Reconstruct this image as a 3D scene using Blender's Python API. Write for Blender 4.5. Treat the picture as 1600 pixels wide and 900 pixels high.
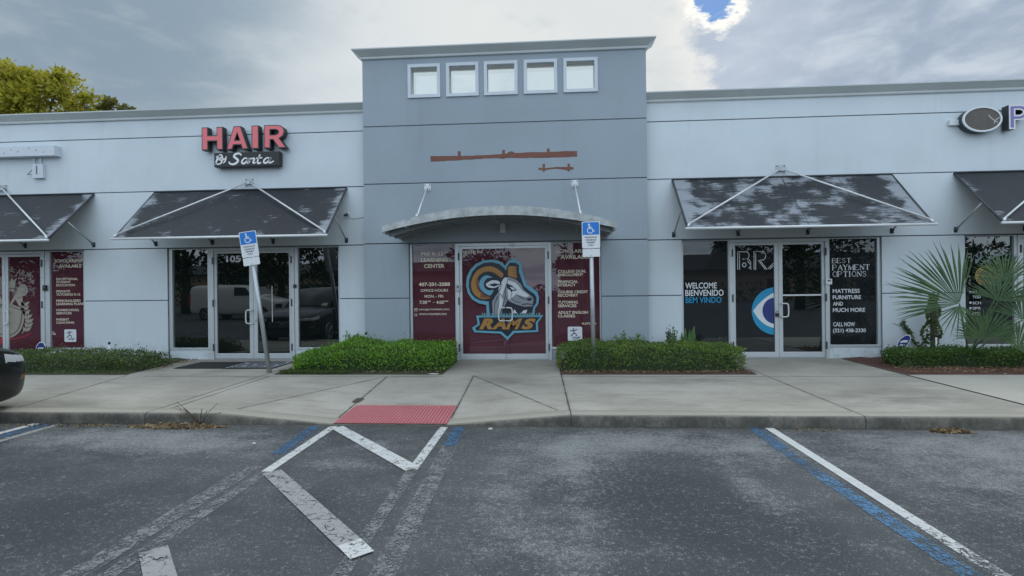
import bpy, bmesh, math, random
import numpy as np
from mathutils import Vector, Matrix
from mathutils.geometry import tessellate_polygon
for o in list(bpy.data.objects): bpy.data.objects.remove(o)
sc = bpy.context.scene
COL = sc.collection
R = math.radians
rng = np.random.default_rng(7)
random.seed(7)

# ------------------------------------------------------------------ camera
F, TH, ROLL, CH, CD = 800.0, R(3.72), R(0.63), 1.6, 10.3
fw = Vector((-math.sin(TH), math.cos(TH), 0)); rt = Vector((math.cos(TH), math.sin(TH), 0)); up = Vector((0, 0, 1))
rt2 = math.cos(ROLL)*rt - math.sin(ROLL)*up; up2 = math.cos(ROLL)*up + math.sin(ROLL)*rt
CAM = Vector((0, -CD, CH))
cam = bpy.data.cameras.new('camera'); cam.lens = 18; cam.sensor_width = 36; cam.clip_end = 1500; cam.clip_start = 0.05
co = bpy.data.objects.new('camera', cam); COL.objects.link(co)
co.matrix_world = Matrix(((rt2.x, up2.x, -fw.x, CAM.x), (rt2.y, up2.y, -fw.y, CAM.y), (rt2.z, up2.z, -fw.z, CAM.z), (0, 0, 0, 1)))
sc.camera = co
def P(u, v, Y=0.0):                       # point on the vertical plane y=Y measured in the photograph
    d = fw + rt2*((u-800)/F) + up2*((450-v)/F)
    return CAM + d*((Y-CAM.y)/d.y)
def G(u, v, z=0.0):                       # point on the ground at height z
    d = fw + rt2*((u-800)/F) + up2*((450-v)/F)
    return CAM + d*((z-CAM.z)/d.z)

# ------------------------------------------------------------------ world, sun, exposure
W = bpy.data.worlds.new('World'); sc.world = W; W.use_nodes = True
SUN_EL, SUN_AZ = R(58), R(8)              # azimuth measured from +Y (behind the building) towards +X
def world():
    nt = W.node_tree; N = nt.nodes; L = nt.links; N.clear()
    out = N.new('ShaderNodeOutputWorld'); bg = N.new('ShaderNodeBackground'); bg.inputs[1].default_value = 0.1
    L.new(bg.outputs[0], out.inputs[0])
    sky = N.new('ShaderNodeTexSky'); sky.sky_type = 'NISHITA'; sky.sun_disc = False
    sky.sun_elevation = SUN_EL; sky.sun_rotation = SUN_AZ; sky.dust_density = 0.6
    tc = N.new('ShaderNodeTexCoord'); D = tc.outputs['Generated']
    def math_(op, a, b=None, clamp=False):
        n = N.new('ShaderNodeMath'); n.operation = op; n.use_clamp = clamp
        for i, s in enumerate((a, b)):
            if s is None: continue
            if isinstance(s, (int, float)): n.inputs[i].default_value = s
            else: L.new(s, n.inputs[i])
        return n.outputs[0]
    sep = N.new('ShaderNodeSeparateXYZ'); L.new(D, sep.inputs[0])
    zz = math_('ADD', math_('MAXIMUM', sep.outputs[2], 0.0), 0.16)
    cmb = N.new('ShaderNodeCombineXYZ')
    L.new(math_('DIVIDE', sep.outputs[0], zz), cmb.inputs[0]); L.new(math_('DIVIDE', sep.outputs[1], zz), cmb.inputs[1])
    def noise(scale, detail, rough, off, dist=0.0, stretch=None):
        mp = N.new('ShaderNodeMapping'); mp.inputs['Location'].default_value = off
        if stretch: mp.inputs['Scale'].default_value = stretch
        L.new(cmb.outputs[0], mp.inputs[0])
        n = N.new('ShaderNodeTexNoise'); n.inputs['Scale'].default_value = scale; n.inputs['Detail'].default_value = detail
        n.inputs['Roughness'].default_value = rough; n.inputs['Distortion'].default_value = dist
        L.new(mp.outputs[0], n.inputs['Vector']); return n.outputs['Fac']
    n1 = noise(1.3, 7, 0.55, (3.1, 1.7, 0), 0.25); n2 = noise(4.5, 6, 0.6, (9, 4, 0), 0.3); n3 = noise(11, 5, 0.65, (1, 8, 0), 0.1)
    def ramp(x, lo, hi):
        n = N.new('ShaderNodeMapRange'); n.interpolation_type = 'SMOOTHSTEP'; n.clamp = True
        n.inputs[1].default_value = lo; n.inputs[2].default_value = hi
        L.new(x, n.inputs[0]); return n.outputs[0]
    def blob(d, r0, r1, wob=0.0, nn=None):     # 1 inside angle r0 (deg), 0 beyond r1, edge disturbed by noise
        d = Vector(d).normalized()
        vm = N.new('ShaderNodeVectorMath'); vm.operation = 'DOT_PRODUCT'; L.new(D, vm.inputs[0]); vm.inputs[1].default_value = d
        a = math_('ARCCOSINE', math_('MINIMUM', vm.outputs['Value'], 1.0))
        if nn is not None: a = math_('ADD', a, math_('MULTIPLY', math_('SUBTRACT', nn, 0.5), R(wob)))
        return ramp(a, R(r1), R(r0))
    def mix(f, a, b):
        n = N.new('ShaderNodeMix'); n.data_type = 'RGBA'
        if isinstance(f, (int, float)): n.inputs[0].default_value = f
        else: L.new(f, n.inputs[0])
        for i, s in ((6, a), (7, b)):
            if isinstance(s, tuple): n.inputs[i].default_value = (*[c*10 for c in s], 1)
            else: L.new(s, n.inputs[i])
        return n.outputs[2]
    c = mix(ramp(n1, 0.36, 0.66), (0.34, 0.42, 0.50), (0.60, 0.65, 0.68))
    # brighter, whiter veil behind the camera and overhead (what lights the front wall)
    back = ramp(sep.outputs[1], 0.15, -0.5)
    c = mix(back, c, mix(ramp(n1, 0.38, 0.62), SKY_BACK_A, SKY_BACK_B))
    c = mix(math_('MULTIPLY', ramp(sep.outputs[2], 0.55, 0.85), 0.8), c, SKY_TOP)
    # dark blue-grey cloud on the left
    c = mix(math_('MULTIPLY', blob((-0.72, 0.63, 0.26), 8, 34, 16, n1), 0.85), c, (0.21, 0.285, 0.355))
    # bright veil in the middle
    c = mix(math_('MULTIPLY', blob((0.02, 0.88, 0.45), 10, 27, 16, n1), 0.85), c, (0.70, 0.72, 0.71))
    c = mix(math_('MULTIPLY', blob((-0.34, 0.86, 0.33), 3, 12, 14, n2), 0.45), c, (0.66, 0.70, 0.72))
    # billowing grey-blue cloud on the right with a bright rim
    bd = (0.66, 0.62, 0.42)
    c = mix(math_('MULTIPLY', blob(bd, 25.8, 31.5, 9, n2), 0.9), c, (0.80, 0.79, 0.76))
    body = mix(ramp(n2, 0.35, 0.68), (0.29, 0.365, 0.47), (0.46, 0.53, 0.62))
    body = mix(math_('MULTIPLY', blob((0.30, 0.86, 0.40), 2, 12, 10, n2), 0.55), body, (0.50, 0.56, 0.66))
    c = mix(math_('MULTIPLY', blob(bd, 26.0, 28.2, 9, n2), 0.95), c, body)
    c = mix(math_('MULTIPLY', ramp(n2, 0.50, 0.72), 0.13), c, (0.78, 0.79, 0.78)); c = mix(math_('MULTIPLY', ramp(noise(3.2, 7, 0.62, (5, 9, 0), 0.4), 0.52, 0.70), 0.30), c, (0.36, 0.43, 0.50))
    # small torn hole of blue sky with a white lip
    hd = (0.277, 0.842, 0.463)
    c = mix(blob(hd, 2.0, 3.3, 5, n3), c, (0.95, 0.93, 0.86))
    hn = N.new('ShaderNodeMix'); hn.data_type = 'RGBA'; L.new(blob(hd, 1.5, 2.1, 4.5, n3), hn.inputs[0]); L.new(c, hn.inputs[6])
    sat = N.new('ShaderNodeHueSaturation'); sat.inputs['Saturation'].default_value = 1.35; L.new(sky.outputs[0], sat.inputs['Color'])
    L.new(sat.outputs[0], hn.inputs[7])
    # below the horizon: dull ground tone
    c = mix(ramp(sep.outputs[2], 0.0, -0.03), hn.outputs[2], (0.12, 0.13, 0.13))
    L.new(c, bg.inputs[0])
SKY_BACK_A, SKY_BACK_B, SKY_TOP = (0.77, 0.99, 1.22), (1.17, 1.34, 1.53), (1.02, 1.16, 1.28)
world()
sl = bpy.data.lights.new('sun', 'SUN'); sl.energy = 0.9; sl.angle = R(25); sl.color = (1, 0.95, 0.88)
so = bpy.data.objects.new('sun', sl); COL.objects.link(so)
sd = Vector((math.sin(SUN_AZ)*math.cos(SUN_EL), math.cos(SUN_AZ)*math.cos(SUN_EL), math.sin(SUN_EL)))
so.rotation_euler = (-sd).to_track_quat('-Z', 'Y').to_euler(); so.location = (0, 0, 30)
sc.view_settings.view_transform = 'Standard'; sc.view_settings.look = 'None'; sc.view_settings.gamma = 1
sc.view_settings.use_curve_mapping = False; sc.view_settings.exposure = 0.18
sc.render.engine = 'CYCLES'
sc.cycles.max_bounces = 8; sc.cycles.transparent_max_bounces = 12; sc.cycles.use_denoising = True
sc.cycles.caustics_reflective = False

# ------------------------------------------------------------------ material helpers
class NT:
    def __init__(s, name):
        s.m = bpy.data.materials.new(name); s.m.use_nodes = True
        s.t = s.m.node_tree; s.N = s.t.nodes; s.L = s.t.links; s.N.clear()
        s.out = s.N.new('ShaderNodeOutputMaterial'); s.b = s.N.new('ShaderNodeBsdfPrincipled')
        s.L.new(s.b.outputs[0], s.out.inputs[0])
        s.tc = s.N.new('ShaderNodeTexCoord'); s.o = s.tc.outputs['Object']
    def put(s, sock, v):
        if isinstance(v, (int, float)): sock.default_value = v
        elif isinstance(v, tuple): sock.default_value = (*v, 1) if len(v) == 3 and sock.type == 'RGBA' else v
        else: s.L.new(v, sock)
    def math(s, op, a, b=0.0, clamp=False):
        n = s.N.new('ShaderNodeMath'); n.operation = op; n.use_clamp = clamp; s.put(n.inputs[0], a); s.put(n.inputs[1], b); return n.outputs[0]
    def noise(s, scale, detail=4, rough=0.55, stretch=None, off=(0, 0, 0), dist=0.0, vec=None):
        v = vec or s.o
        if stretch or off != (0, 0, 0):
            mp = s.N.new('ShaderNodeMapping'); mp.inputs['Location'].default_value = off
            if stretch: mp.inputs['Scale'].default_value = stretch
            s.L.new(v, mp.inputs[0]); v = mp.outputs[0]
        n = s.N.new('ShaderNodeTexNoise'); n.inputs['Scale'].default_value = scale; n.inputs['Detail'].default_value = detail
        n.inputs['Roughness'].default_value = rough; n.inputs['Distortion'].default_value = dist
        s.L.new(v, n.inputs['Vector']); return n.outputs['Fac']
    def ramp(s, x, lo, hi, a=0.0, b=1.0):
        n = s.N.new('ShaderNodeMapRange'); n.clamp = True; n.interpolation_type = 'SMOOTHSTEP'
        n.inputs[1].default_value = lo; n.inputs[2].default_value = hi; n.inputs[3].default_value = a; n.inputs[4].default_value = b
        s.put(n.inputs[0], x); return n.outputs[0]
    def mix(s, f, a, b, mode='MIX'):
        n = s.N.new('ShaderNodeMix'); n.data_type = 'RGBA'; n.blend_type = mode
        s.put(n.inputs[0], f); s.put(n.inputs[6], a); s.put(n.inputs[7], b); return n.outputs[2]
    def bump(s, h, strength, dist=0.01):
        n = s.N.new('ShaderNodeBump'); n.inputs['Strength'].default_value = strength; n.inputs['Distance'].default_value = dist
        s.put(n.inputs['Height'], h); s.L.new(n.outputs[0], s.b.inputs['Normal']); return n.outputs[0]
    def voro(s, scale, feature='DISTANCE_TO_EDGE', vec=None, rnd=1.0):
        n = s.N.new('ShaderNodeTexVoronoi'); n.feature = feature; n.inputs['Scale'].default_value = scale; n.inputs['Randomness'].default_value = rnd
        s.L.new(vec or s.o, n.inputs['Vector']); return n.outputs['Distance']
    def sep(s, v=None):
        n = s.N.new('ShaderNodeSeparateXYZ'); s.L.new(v or s.o, n.inputs[0]); return n.outputs
    def warp(s, amt, scale):
        n = s.N.new('ShaderNodeTexNoise'); n.inputs['Scale'].default_value = scale; n.inputs['Detail'].default_value = 3; s.L.new(s.o, n.inputs['Vector'])
        a = s.N.new('ShaderNodeVectorMath'); a.operation = 'SCALE'; a.inputs['Scale'].default_value = amt; s.L.new(n.outputs['Color'], a.inputs[0])
        b = s.N.new('ShaderNodeVectorMath'); b.operation = 'ADD'; s.L.new(s.o, b.inputs[0]); s.L.new(a.outputs[0], b.inputs[1]); return b.outputs[0]
    def gauss(s, X, Y, x, y, rx, ry):
        dx = s.math('DIVIDE', s.math('SUBTRACT', X, x), rx); dy = s.math('DIVIDE', s.math('SUBTRACT', Y, y), ry)
        d = s.math('ADD', s.math('MULTIPLY', dx, dx), s.math('MULTIPLY', dy, dy))
        return s.math('EXPONENT', s.math('MULTIPLY', d, -1.0))
    def seg(s, X, Y, p, q):
        ax, ay = p; bx, by = q; l2 = (bx-ax)**2+(by-ay)**2
        px = s.math('SUBTRACT', X, ax); py = s.math('SUBTRACT', Y, ay)
        t = s.math('DIVIDE', s.math('ADD', s.math('MULTIPLY', px, bx-ax), s.math('MULTIPLY', py, by-ay)), l2, clamp=True)
        ex = s.math('SUBTRACT', px, s.math('MULTIPLY', t, bx-ax)); ey = s.math('SUBTRACT', py, s.math('MULTIPLY', t, by-ay))
        return s.math('SQRT', s.math('ADD', s.math('MULTIPLY', ex, ex), s.math('MULTIPLY', ey, ey)))
def simple(name, col, rough=0.5, metal=0.0, var=0.12, scale=6.0, bump=0.0, bscale=60.0, spec=0.5, coat=0.0):
    s = NT(name)
    if var:
        f = s.noise(scale, 5, 0.6)
        s.put(s.b.inputs['Base Color'], s.mix(f, tuple(c*(1-var) for c in col), tuple(min(1, c*(1+var)) for c in col)))
    else: s.put(s.b.inputs['Base Color'], col)
    s.b.inputs['Roughness'].default_value = rough; s.b.inputs['Metallic'].default_value = metal
    s.b.inputs['Specular IOR Level'].default_value = spec; s.b.inputs['Coat Weight'].default_value = coat
    if bump: s.bump(s.noise(bscale, 4, 0.6), bump, 0.004)
    return s.m
def stucco(name, col):
    s = NT(name)
    x, y, z = s.sep()
    c = s.mix(s.ramp(s.noise(0.55, 5, 0.6), 0.3, 0.72), tuple(k*0.93 for k in col), tuple(k*1.04 for k in col))
    st = s.ramp(s.noise(2.2, 6, 0.65, stretch=(1, 1, 0.09)), 0.52, 0.80)           # faint run-off streaks
    c = s.mix(s.math('MULTIPLY', st, 0.22), c, tuple(k*0.55 for k in col))
    low = s.math('MULTIPLY', s.ramp(z, 0.75, 0.15), s.ramp(s.noise(5, 5, 0.65), 0.38, 0.7))    # splash dirt at the foot
    c = s.mix(s.math('MULTIPLY', low, 0.45), c, (0.22, 0.21, 0.18))
    s.put(s.b.inputs['Base Color'], c); s.b.inputs['Roughness'].default_value = 0.85
    s.b.inputs['Specular IOR Level'].default_value = 0.25
    s.bump(s.math('ADD', s.noise(70, 5, 0.7), s.math('MULTIPLY', s.noise(6, 3), 0.5)), 0.32, 0.006)
    return s.m
def glassy(name, col, refl=0.2, rough=0.004, wav=0.0008):
    """tinted shop glass: dark body with a mirror-like film on it"""
    s = NT(name); N, L = s.N, s.L
    s.put(s.b.inputs['Base Color'], s.mix(s.noise(1.4, 4), tuple(c*0.9 for c in col), tuple(c*1.1 for c in col)))
    s.b.inputs['Roughness'].default_value = 0.5; s.b.inputs['Specular IOR Level'].default_value = 0.0
    g = N.new('ShaderNodeBsdfGlossy'); g.inputs['Roughness'].default_value = rough; g.inputs['Color'].default_value = (0.92, 0.97, 0.97, 1)
    n = N.new('ShaderNodeBump'); n.inputs['Strength'].default_value = 0.25; n.inputs['Distance'].default_value = wav
    L.new(s.noise(2.2, 2, 0.4), n.inputs['Height']); L.new(n.outputs[0], g.inputs['Normal'])
    fr = N.new('ShaderNodeLayerWeight'); fr.inputs['Blend'].default_value = 0.25
    fac = s.ramp(fr.outputs['Fresnel'], 0.0, 1.0, refl, 1.0)
    dirt = s.ramp(s.noise(3.0, 6, 0.7), 0.3, 0.8, 1.0, 0.86)
    mx = N.new('ShaderNodeMixShader'); L.new(s.math('MULTIPLY', fac, dirt), mx.inputs[0]); L.new(s.b.outputs[0], mx.inputs[1]); L.new(g.outputs[0], mx.inputs[2])
    L.new(mx.outputs[0], s.out.inputs[0]); return s.m
def leafmat(name, a, b, rough=0.45, trans=0.35, spec=0.35):
    s = NT(name)
    gi = s.N.new('ShaderNodeNewGeometry')
    c = s.mix(gi.outputs['Random Per Island'], a, b)
    c = s.mix(s.ramp(s.noise(3.0, 4), 0.35, 0.7), c, s.mix(0.5, c, (b[0]*1.3, b[1]*1.2, b[2]*0.9)))
    s.put(s.b.inputs['Base Color'], c); s.b.inputs['Roughness'].default_value = rough; s.b.inputs['Specular IOR Level'].default_value = spec
    t = s.N.new('ShaderNodeBsdfTranslucent'); s.put(t.inputs['Color'], c)
    mx = s.N.new('ShaderNodeMixShader'); mx.inputs[0].default_value = trans
    s.L.new(s.b.outputs[0], mx.inputs[1]); s.L.new(t.outputs[0], mx.inputs[2]); s.L.new(mx.outputs[0], s.out.inputs[0]); return s.m

# ------------------------------------------------------------------ object helpers
def tag(o, label=None, cat=None, group=None, kind=None):
    if label: o['label'] = label
    if cat: o['category'] = cat
    if group: o['group'] = group
    if kind: o['kind'] = kind
    return o
def thing(name, label, cat, loc=(0, 0, 0), group=None):
    o = bpy.data.objects.new(name, None); o.empty_display_size = 0.1; COL.objects.link(o); o.location = loc
    return tag(o, label, cat, group)
class MB:
    def __init__(s): s.v = []; s.f = []; s.m = []
    def face(s, pts, m=0):
        n = len(s.v); s.v += [tuple(p) for p in pts]; s.f.append(tuple(range(n, n+len(pts)))); s.m.append(m)
    def box(s, x0, x1, y0, y1, z0, z1, m=0):
        n = len(s.v); s.v += [(x, y, z) for z in (z0, z1) for y in (y0, y1) for x in (x0, x1)]
        for q in ((0, 2, 3, 1), (4, 5, 7, 6), (0, 1, 5, 4), (1, 3, 7, 5), (3, 2, 6, 7), (2, 0, 4, 6)):
            s.f.append(tuple(n+i for i in q)); s.m.append(m)
    def tube(s, pts, r, n=8, m=0, caps=True):
        pts = [Vector(p) for p in pts]; rr = r if isinstance(r, (list, tuple)) else [r]*len(pts)
        base = len(s.v); prev = None
        for i, p in enumerate(pts):
            t = (pts[min(i+1, len(pts)-1)] - pts[max(i-1, 0)]).normalized()
            a = t.orthogonal().normalized() if prev is None else (prev - t*prev.dot(t)).normalized()
            prev = a; b = t.cross(a)
            for k in range(n):
                an = 2*math.pi*k/n; s.v.append(tuple(p + (a*math.cos(an) + b*math.sin(an))*rr[i]))
        for i in range(len(pts)-1):
            for k in range(n):
                k2 = (k+1) % n; s.f.append((base+i*n+k, base+i*n+k2, base+(i+1)*n+k2, base+(i+1)*n+k)); s.m.append(m)
        if caps:
            s.f.append(tuple(base+k for k in reversed(range(n)))); s.m.append(m)
            e = base+(len(pts)-1)*n; s.f.append(tuple(e+k for k in range(n))); s.m.append(m)
    def flat(s, loops, y, m=0):            # loops of (x, z): the first is the outline, the others are holes; facing -y
        vs = [[Vector((p[0], p[1], 0)) for p in lp] for lp in loops]
        tris = tessellate_polygon(vs); allv = [p for lp in loops for p in lp]
        n = len(s.v); s.v += [(p[0], y, p[1]) for p in allv]
        for t in tris:
            a, b, c = (allv[i] for i in t)
            cr = (b[0]-a[0])*(c[1]-a[1])-(b[1]-a[1])*(c[0]-a[0])
            t = tuple(t) if cr > 0 else tuple(reversed(t))
            s.f.append(tuple(n+i for i in t)); s.m.append(m)
    def extr(s, loops, y0, y1, m=0, ms=None):    # solid between y0 (front) and y1
        s.flat(loops, y0, m); s.flat(loops, y1, m if ms is None else ms)
        for lp in loops:
            k = len(lp)
            for i in range(k):
                a, b = lp[i], lp[(i+1) % k]
                s.face([(a[0], y0, a[1]), (a[0], y1, a[1]), (b[0], y1, b[1]), (b[0], y0, b[1])], m if ms is None else ms)
    def ring(s, x0, x1, z0, z1, a0, a1, c0, c1, y0, y1, m=0):    # rectangular frame: outer x0..x1,z0..z1, opening a0..a1,c0..c1
        O = [(x0, z0), (x1, z0), (x1, z1), (x0, z1)]; I = [(a0, c0), (a1, c0), (a1, c1), (a0, c1)]; n = len(s.v)
        for y in (y0, y1):
            for q in O+I: s.v.append((q[0], y, q[1]))
        for i in range(4):
            j = (i+1) % 4
            for f in ((i, j, 4+j, 4+i), (8+j, 8+i, 12+i, 12+j), (j, i, 8+i, 8+j), (4+i, 4+j, 12+j, 12+i)): s.f.append(tuple(n+q for q in f)); s.m.append(m)
    def stroke(s, pts, w, y, m=0):         # flat ribbon in the xz plane with round-ish ends
        ww = w if isinstance(w, (list, tuple)) else [w]*len(pts)
        pts = [Vector((p[0], p[1])) for p in pts]; Lh, Rh = [], []
        for i, p in enumerate(pts):
            t = (pts[min(i+1, len(pts)-1)] - pts[max(i-1, 0)])
            if t.length < 1e-9: t = Vector((1, 0))
            t.normalize(); nn = Vector((-t.y, t.x))*ww[i]*0.5; Lh.append(p+nn); Rh.append(p-nn)
        for i in range(len(pts)-1):
            s.face([(q.x, y, q.y) for q in (Rh[i], Rh[i+1], Lh[i+1], Lh[i])], m)
    def disc(s, c, r, y, m=0, n=24, rz=None):
        s.flat([[(c[0]+r*math.cos(2*math.pi*i/n), c[1]+(rz or r)*math.sin(2*math.pi*i/n)) for i in range(n)]], y, m)
    def add(s, v, f, m=0):
        n = len(s.v); s.v += [tuple(p) for p in v]; s.f += [tuple(n+i for i in q) for q in f]; s.m += [m]*len(f)
    def build(s, name, mats, parent=None, smooth=False, bevel=0.0, local=False, kind=None):
        if not isinstance(mats, (list, tuple)): mats = [mats]
        me = bpy.data.meshes.new(name)
        off = Vector((0, 0, 0))
        if parent is not None and not local:
            p = parent
            while p is not None: off += p.location; p = p.parent
        me.from_pydata([(v[0]-off.x, v[1]-off.y, v[2]-off.z) for v in s.v], [], s.f)
        for m in mats: me.materials.append(m)
        me.polygons.foreach_set('material_index', s.m)
        if smooth: me.polygons.foreach_set('use_smooth', [True]*len(s.f))
        me.update()
        o = bpy.data.objects.new(name, me); COL.objects.link(o)
        if parent is not None: o.parent = parent
        if bevel:
            b = o.modifiers.new('bevel', 'BEVEL'); b.width = bevel; b.segments = 2; b.limit_method = 'ANGLE'
        if kind: o['kind'] = kind
        return o
DG = None
def text_geo(body, bold=0.0, shear=0.0):
    cu = bpy.data.curves.new('t', 'FONT'); cu.body = body; cu.size = 1; cu.offset = bold; cu.shear = shear; cu.resolution_u = 4
    ob = bpy.data.objects.new('t', cu); COL.objects.link(ob)
    dg = bpy.context.evaluated_depsgraph_get(); dg.update()
    ev = ob.evaluated_get(dg); me = ev.to_mesh()
    v = [(q.co.x, q.co.y) for q in me.vertices]; f = [tuple(p.vertices) for p in me.polygons]
    ev.to_mesh_clear(); bpy.data.objects.remove(ob); bpy.data.curves.remove(cu); return v, f
def text(mb, body, x0, x1, z0, z1, y, m=0, bold=0.025, shear=0.0, rot=0.0):
    v, f = text_geo(body, bold, shear)
    a = min(p[0] for p in v); b = max(p[0] for p in v); c = min(p[1] for p in v); d = max(p[1] for p in v)
    vv = []
    cx, cz = (x0+x1)/2, (z0+z1)/2
    for p in v:
        X = x0+(p[0]-a)/(b-a)*(x1-x0); Z = z0+(p[1]-c)/max(1e-6, d-c)*(z1-z0)
        if rot:
            dx, dz = X-cx, Z-cz; X = cx+dx*math.cos(rot)-dz*math.sin(rot); Z = cz+dx*math.sin(rot)+dz*math.cos(rot)
        vv.append((X, y, Z))
    ff = []
    for q in f:
        A, B, C = vv[q[0]], vv[q[1]], vv[q[2]]
        ff.append(q if (B[0]-A[0])*(C[2]-A[2])-(B[2]-A[2])*(C[0]-A[0]) > 0 else tuple(reversed(q)))
    mb.add(vv, ff, m)
class Zoom:                                # reads points off an enlarged crop of the photograph
    def __init__(s, ox, oy, k, Y): s.ox, s.oy, s.k, s.Y = ox, oy, k, Y
    def p(s, a, b):
        q = P(s.ox+a/s.k, s.oy+b/s.k, s.Y); return (q.x, q.z)
    def text(s, mb, body, a0, b0, a1, b1, m=0, y=None, **kw):
        mid = (a0+a1)/2; bm = (b0+b1)/2
        text(mb, body, s.p(a0, bm)[0], s.p(a1, bm)[0], s.p(mid, b1)[1], s.p(mid, b0)[1], s.Y if y is None else y, m, **kw)
def smooth_pts(pts, n=6):
    out = []
    for i in range(len(pts)-1):
        p0, p1, p2, p3 = pts[max(i-1, 0)], pts[i], pts[i+1], pts[min(i+2, len(pts)-1)]
        for k in range(n):
            t = k/n
            out.append(tuple(0.5*((2*p1[j])+(-p0[j]+p2[j])*t+(2*p0[j]-5*p1[j]+4*p2[j]-p3[j])*t*t+(-p0[j]+3*p1[j]-3*p2[j]+p3[j])*t**3) for j in range(len(p1))))
    out.append(tuple(pts[-1])); return out
def leaf_mesh(name, cen, dirs, size, mats, parent, width=0.45, flop=0.5, kind=None):
    """many small folded leaves as one mesh; cen Nx3 world, dirs Nx3"""
    n = len(cen); cen = np.asarray(cen, float); d = np.asarray(dirs, float)+rng.normal(0, flop, (n, 3)); d /= np.linalg.norm(d, axis=1)[:, None]
    r = rng.normal(0, 1, (n, 3)); sd = np.cross(d, r); sd /= np.linalg.norm(sd, axis=1)[:, None]
    nn = np.cross(sd, d); L = (size*rng.uniform(0.6, 1.3, n))[:, None]
    a = cen-d*L*0.5; c = cen+d*L*0.5; w = L*width*0.5
    b1 = cen+sd*w+nn*L*0.08; b2 = cen-sd*w+nn*L*0.08
    off = np.zeros(3)
    p = parent
    while p is not None: off += np.array(p.location); p = p.parent
    V = np.stack([a, b1, c, b2], 1).reshape(-1, 3)-off
    me = bpy.data.meshes.new(name); me.vertices.add(4*n); me.vertices.foreach_set('co', V.ravel().astype(np.float32))
    me.loops.add(4*n); me.polygons.add(n)
    me.loops.foreach_set('vertex_index', np.arange(4*n, dtype=np.int32))
    me.polygons.foreach_set('loop_start', np.arange(0, 4*n, 4, dtype=np.int32)); me.polygons.foreach_set('loop_total', np.full(n, 4, np.int32))
    me.materials.append(mats); me.update(calc_edges=True); me.validate()
    o = bpy.data.objects.new(name, me); COL.objects.link(o)
    if parent is not None: o.parent = parent
    if kind: o['kind'] = kind
    return o

# ================================================================== materials
M = {}
WALL_W = (0.655, 0.72, 0.76); WALL_G = (0.345, 0.40, 0.445)
M['wall'] = stucco('white_stucco', WALL_W); M['tower'] = stucco('grey_stucco', WALL_G)
M['cornice'] = stucco('cornice_stucco', (0.60, 0.64, 0.64)); M['joint'] = simple('joint_backing', (0.13, 0.15, 0.17), 0.9)  # joint: dark backing seen in the gaps between wall panels
M['trim'] = simple('pale_trim', (0.62, 0.67, 0.72), 0.6)
M['alu'] = simple('silver_frame', (0.60, 0.64, 0.66), 0.38, 0.35, 0.08, 9)
M['steel'] = simple('galvanised', (0.42, 0.45, 0.47), 0.42, 0.75, 0.25, 14)
M['bar'] = simple('pale_bar', (0.72, 0.74, 0.75), 0.4, 0.3)
M['darkmetal'] = simple('dark_metal', (0.06, 0.065, 0.07), 0.5, 0.3)
M['black'] = simple('black_plastic', (0.02, 0.02, 0.022), 0.45)
M['rubber'] = simple('rubber', (0.022, 0.022, 0.023), 0.8, bump=0.3)
M['white'] = simple('white_paint', (0.78, 0.79, 0.79), 0.45, 0, 0.05)
M['signwhite'] = simple('sign_white', (0.72, 0.74, 0.76), 0.4, 0, 0.06, 20)
M['blue'] = simple('sign_blue', (0.01, 0.19, 0.62), 0.4, 0, 0.05)
M['ink'] = simple('sign_ink', (0.12, 0.13, 0.16), 0.6)
M['pink'] = simple('letter_pink', (0.80, 0.17, 0.19), 0.4, 0, 0.06, 3)
M['purple'] = simple('letter_purple', (0.20, 0.17, 0.42), 0.4)
M['ovalface'] = simple('oval_face', (0.10, 0.085, 0.075), 0.5, 0, 0.35, 5)
M['soil'] = simple('brown_soil', (0.085, 0.05, 0.035), 0.95, 0, 0.55, 22, 1.0, 45)
M['glass_dark'] = glassy('dark_glass', (0.006, 0.009, 0.009), 0.12)
M['glass_maroon'] = glassy('maroon_film', (0.098, 0.028, 0.042), 0.065)
M['glass_char'] = glassy('charcoal_film', (0.016, 0.019, 0.022), 0.065)
M['glass_clear'] = None
def clear_glass():
    s = NT('clear_pane'); N, L = s.N, s.L
    t = N.new('ShaderNodeBsdfTransparent'); t.inputs[0].default_value = (0.86, 0.92, 0.95, 1)
    g = N.new('ShaderNodeBsdfGlossy'); g.inputs['Roughness'].default_value = 0.03
    f = N.new('ShaderNodeFresnel'); f.inputs[0].default_value = 1.7; mx = N.new('ShaderNodeMixShader')
    L.new(s.ramp(s.math('ADD', f.outputs[0], s.math('MULTIPLY', s.noise(3), 0.1)), 0, 1), mx.inputs[0])
    L.new(t.outputs[0], mx.inputs[1]); L.new(g.outputs[0], mx.inputs[2]); L.new(mx.outputs[0], s.out.inputs[0]); return s.m
M['glass_clear'] = clear_glass()
M['cream'] = simple('cream_lettering', (0.80, 0.71, 0.56), 0.45, 0, 0.06)
M['lwhite'] = simple('white_lettering', (0.74, 0.76, 0.78), 0.45, 0, 0.05)
M['cyan'] = simple('cyan_lettering', (0.02, 0.29, 0.52), 0.4, 0, 0.05)
M['navy'] = simple('navy_print', (0.025, 0.03, 0.10), 0.4, 0, 0.05)

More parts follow.
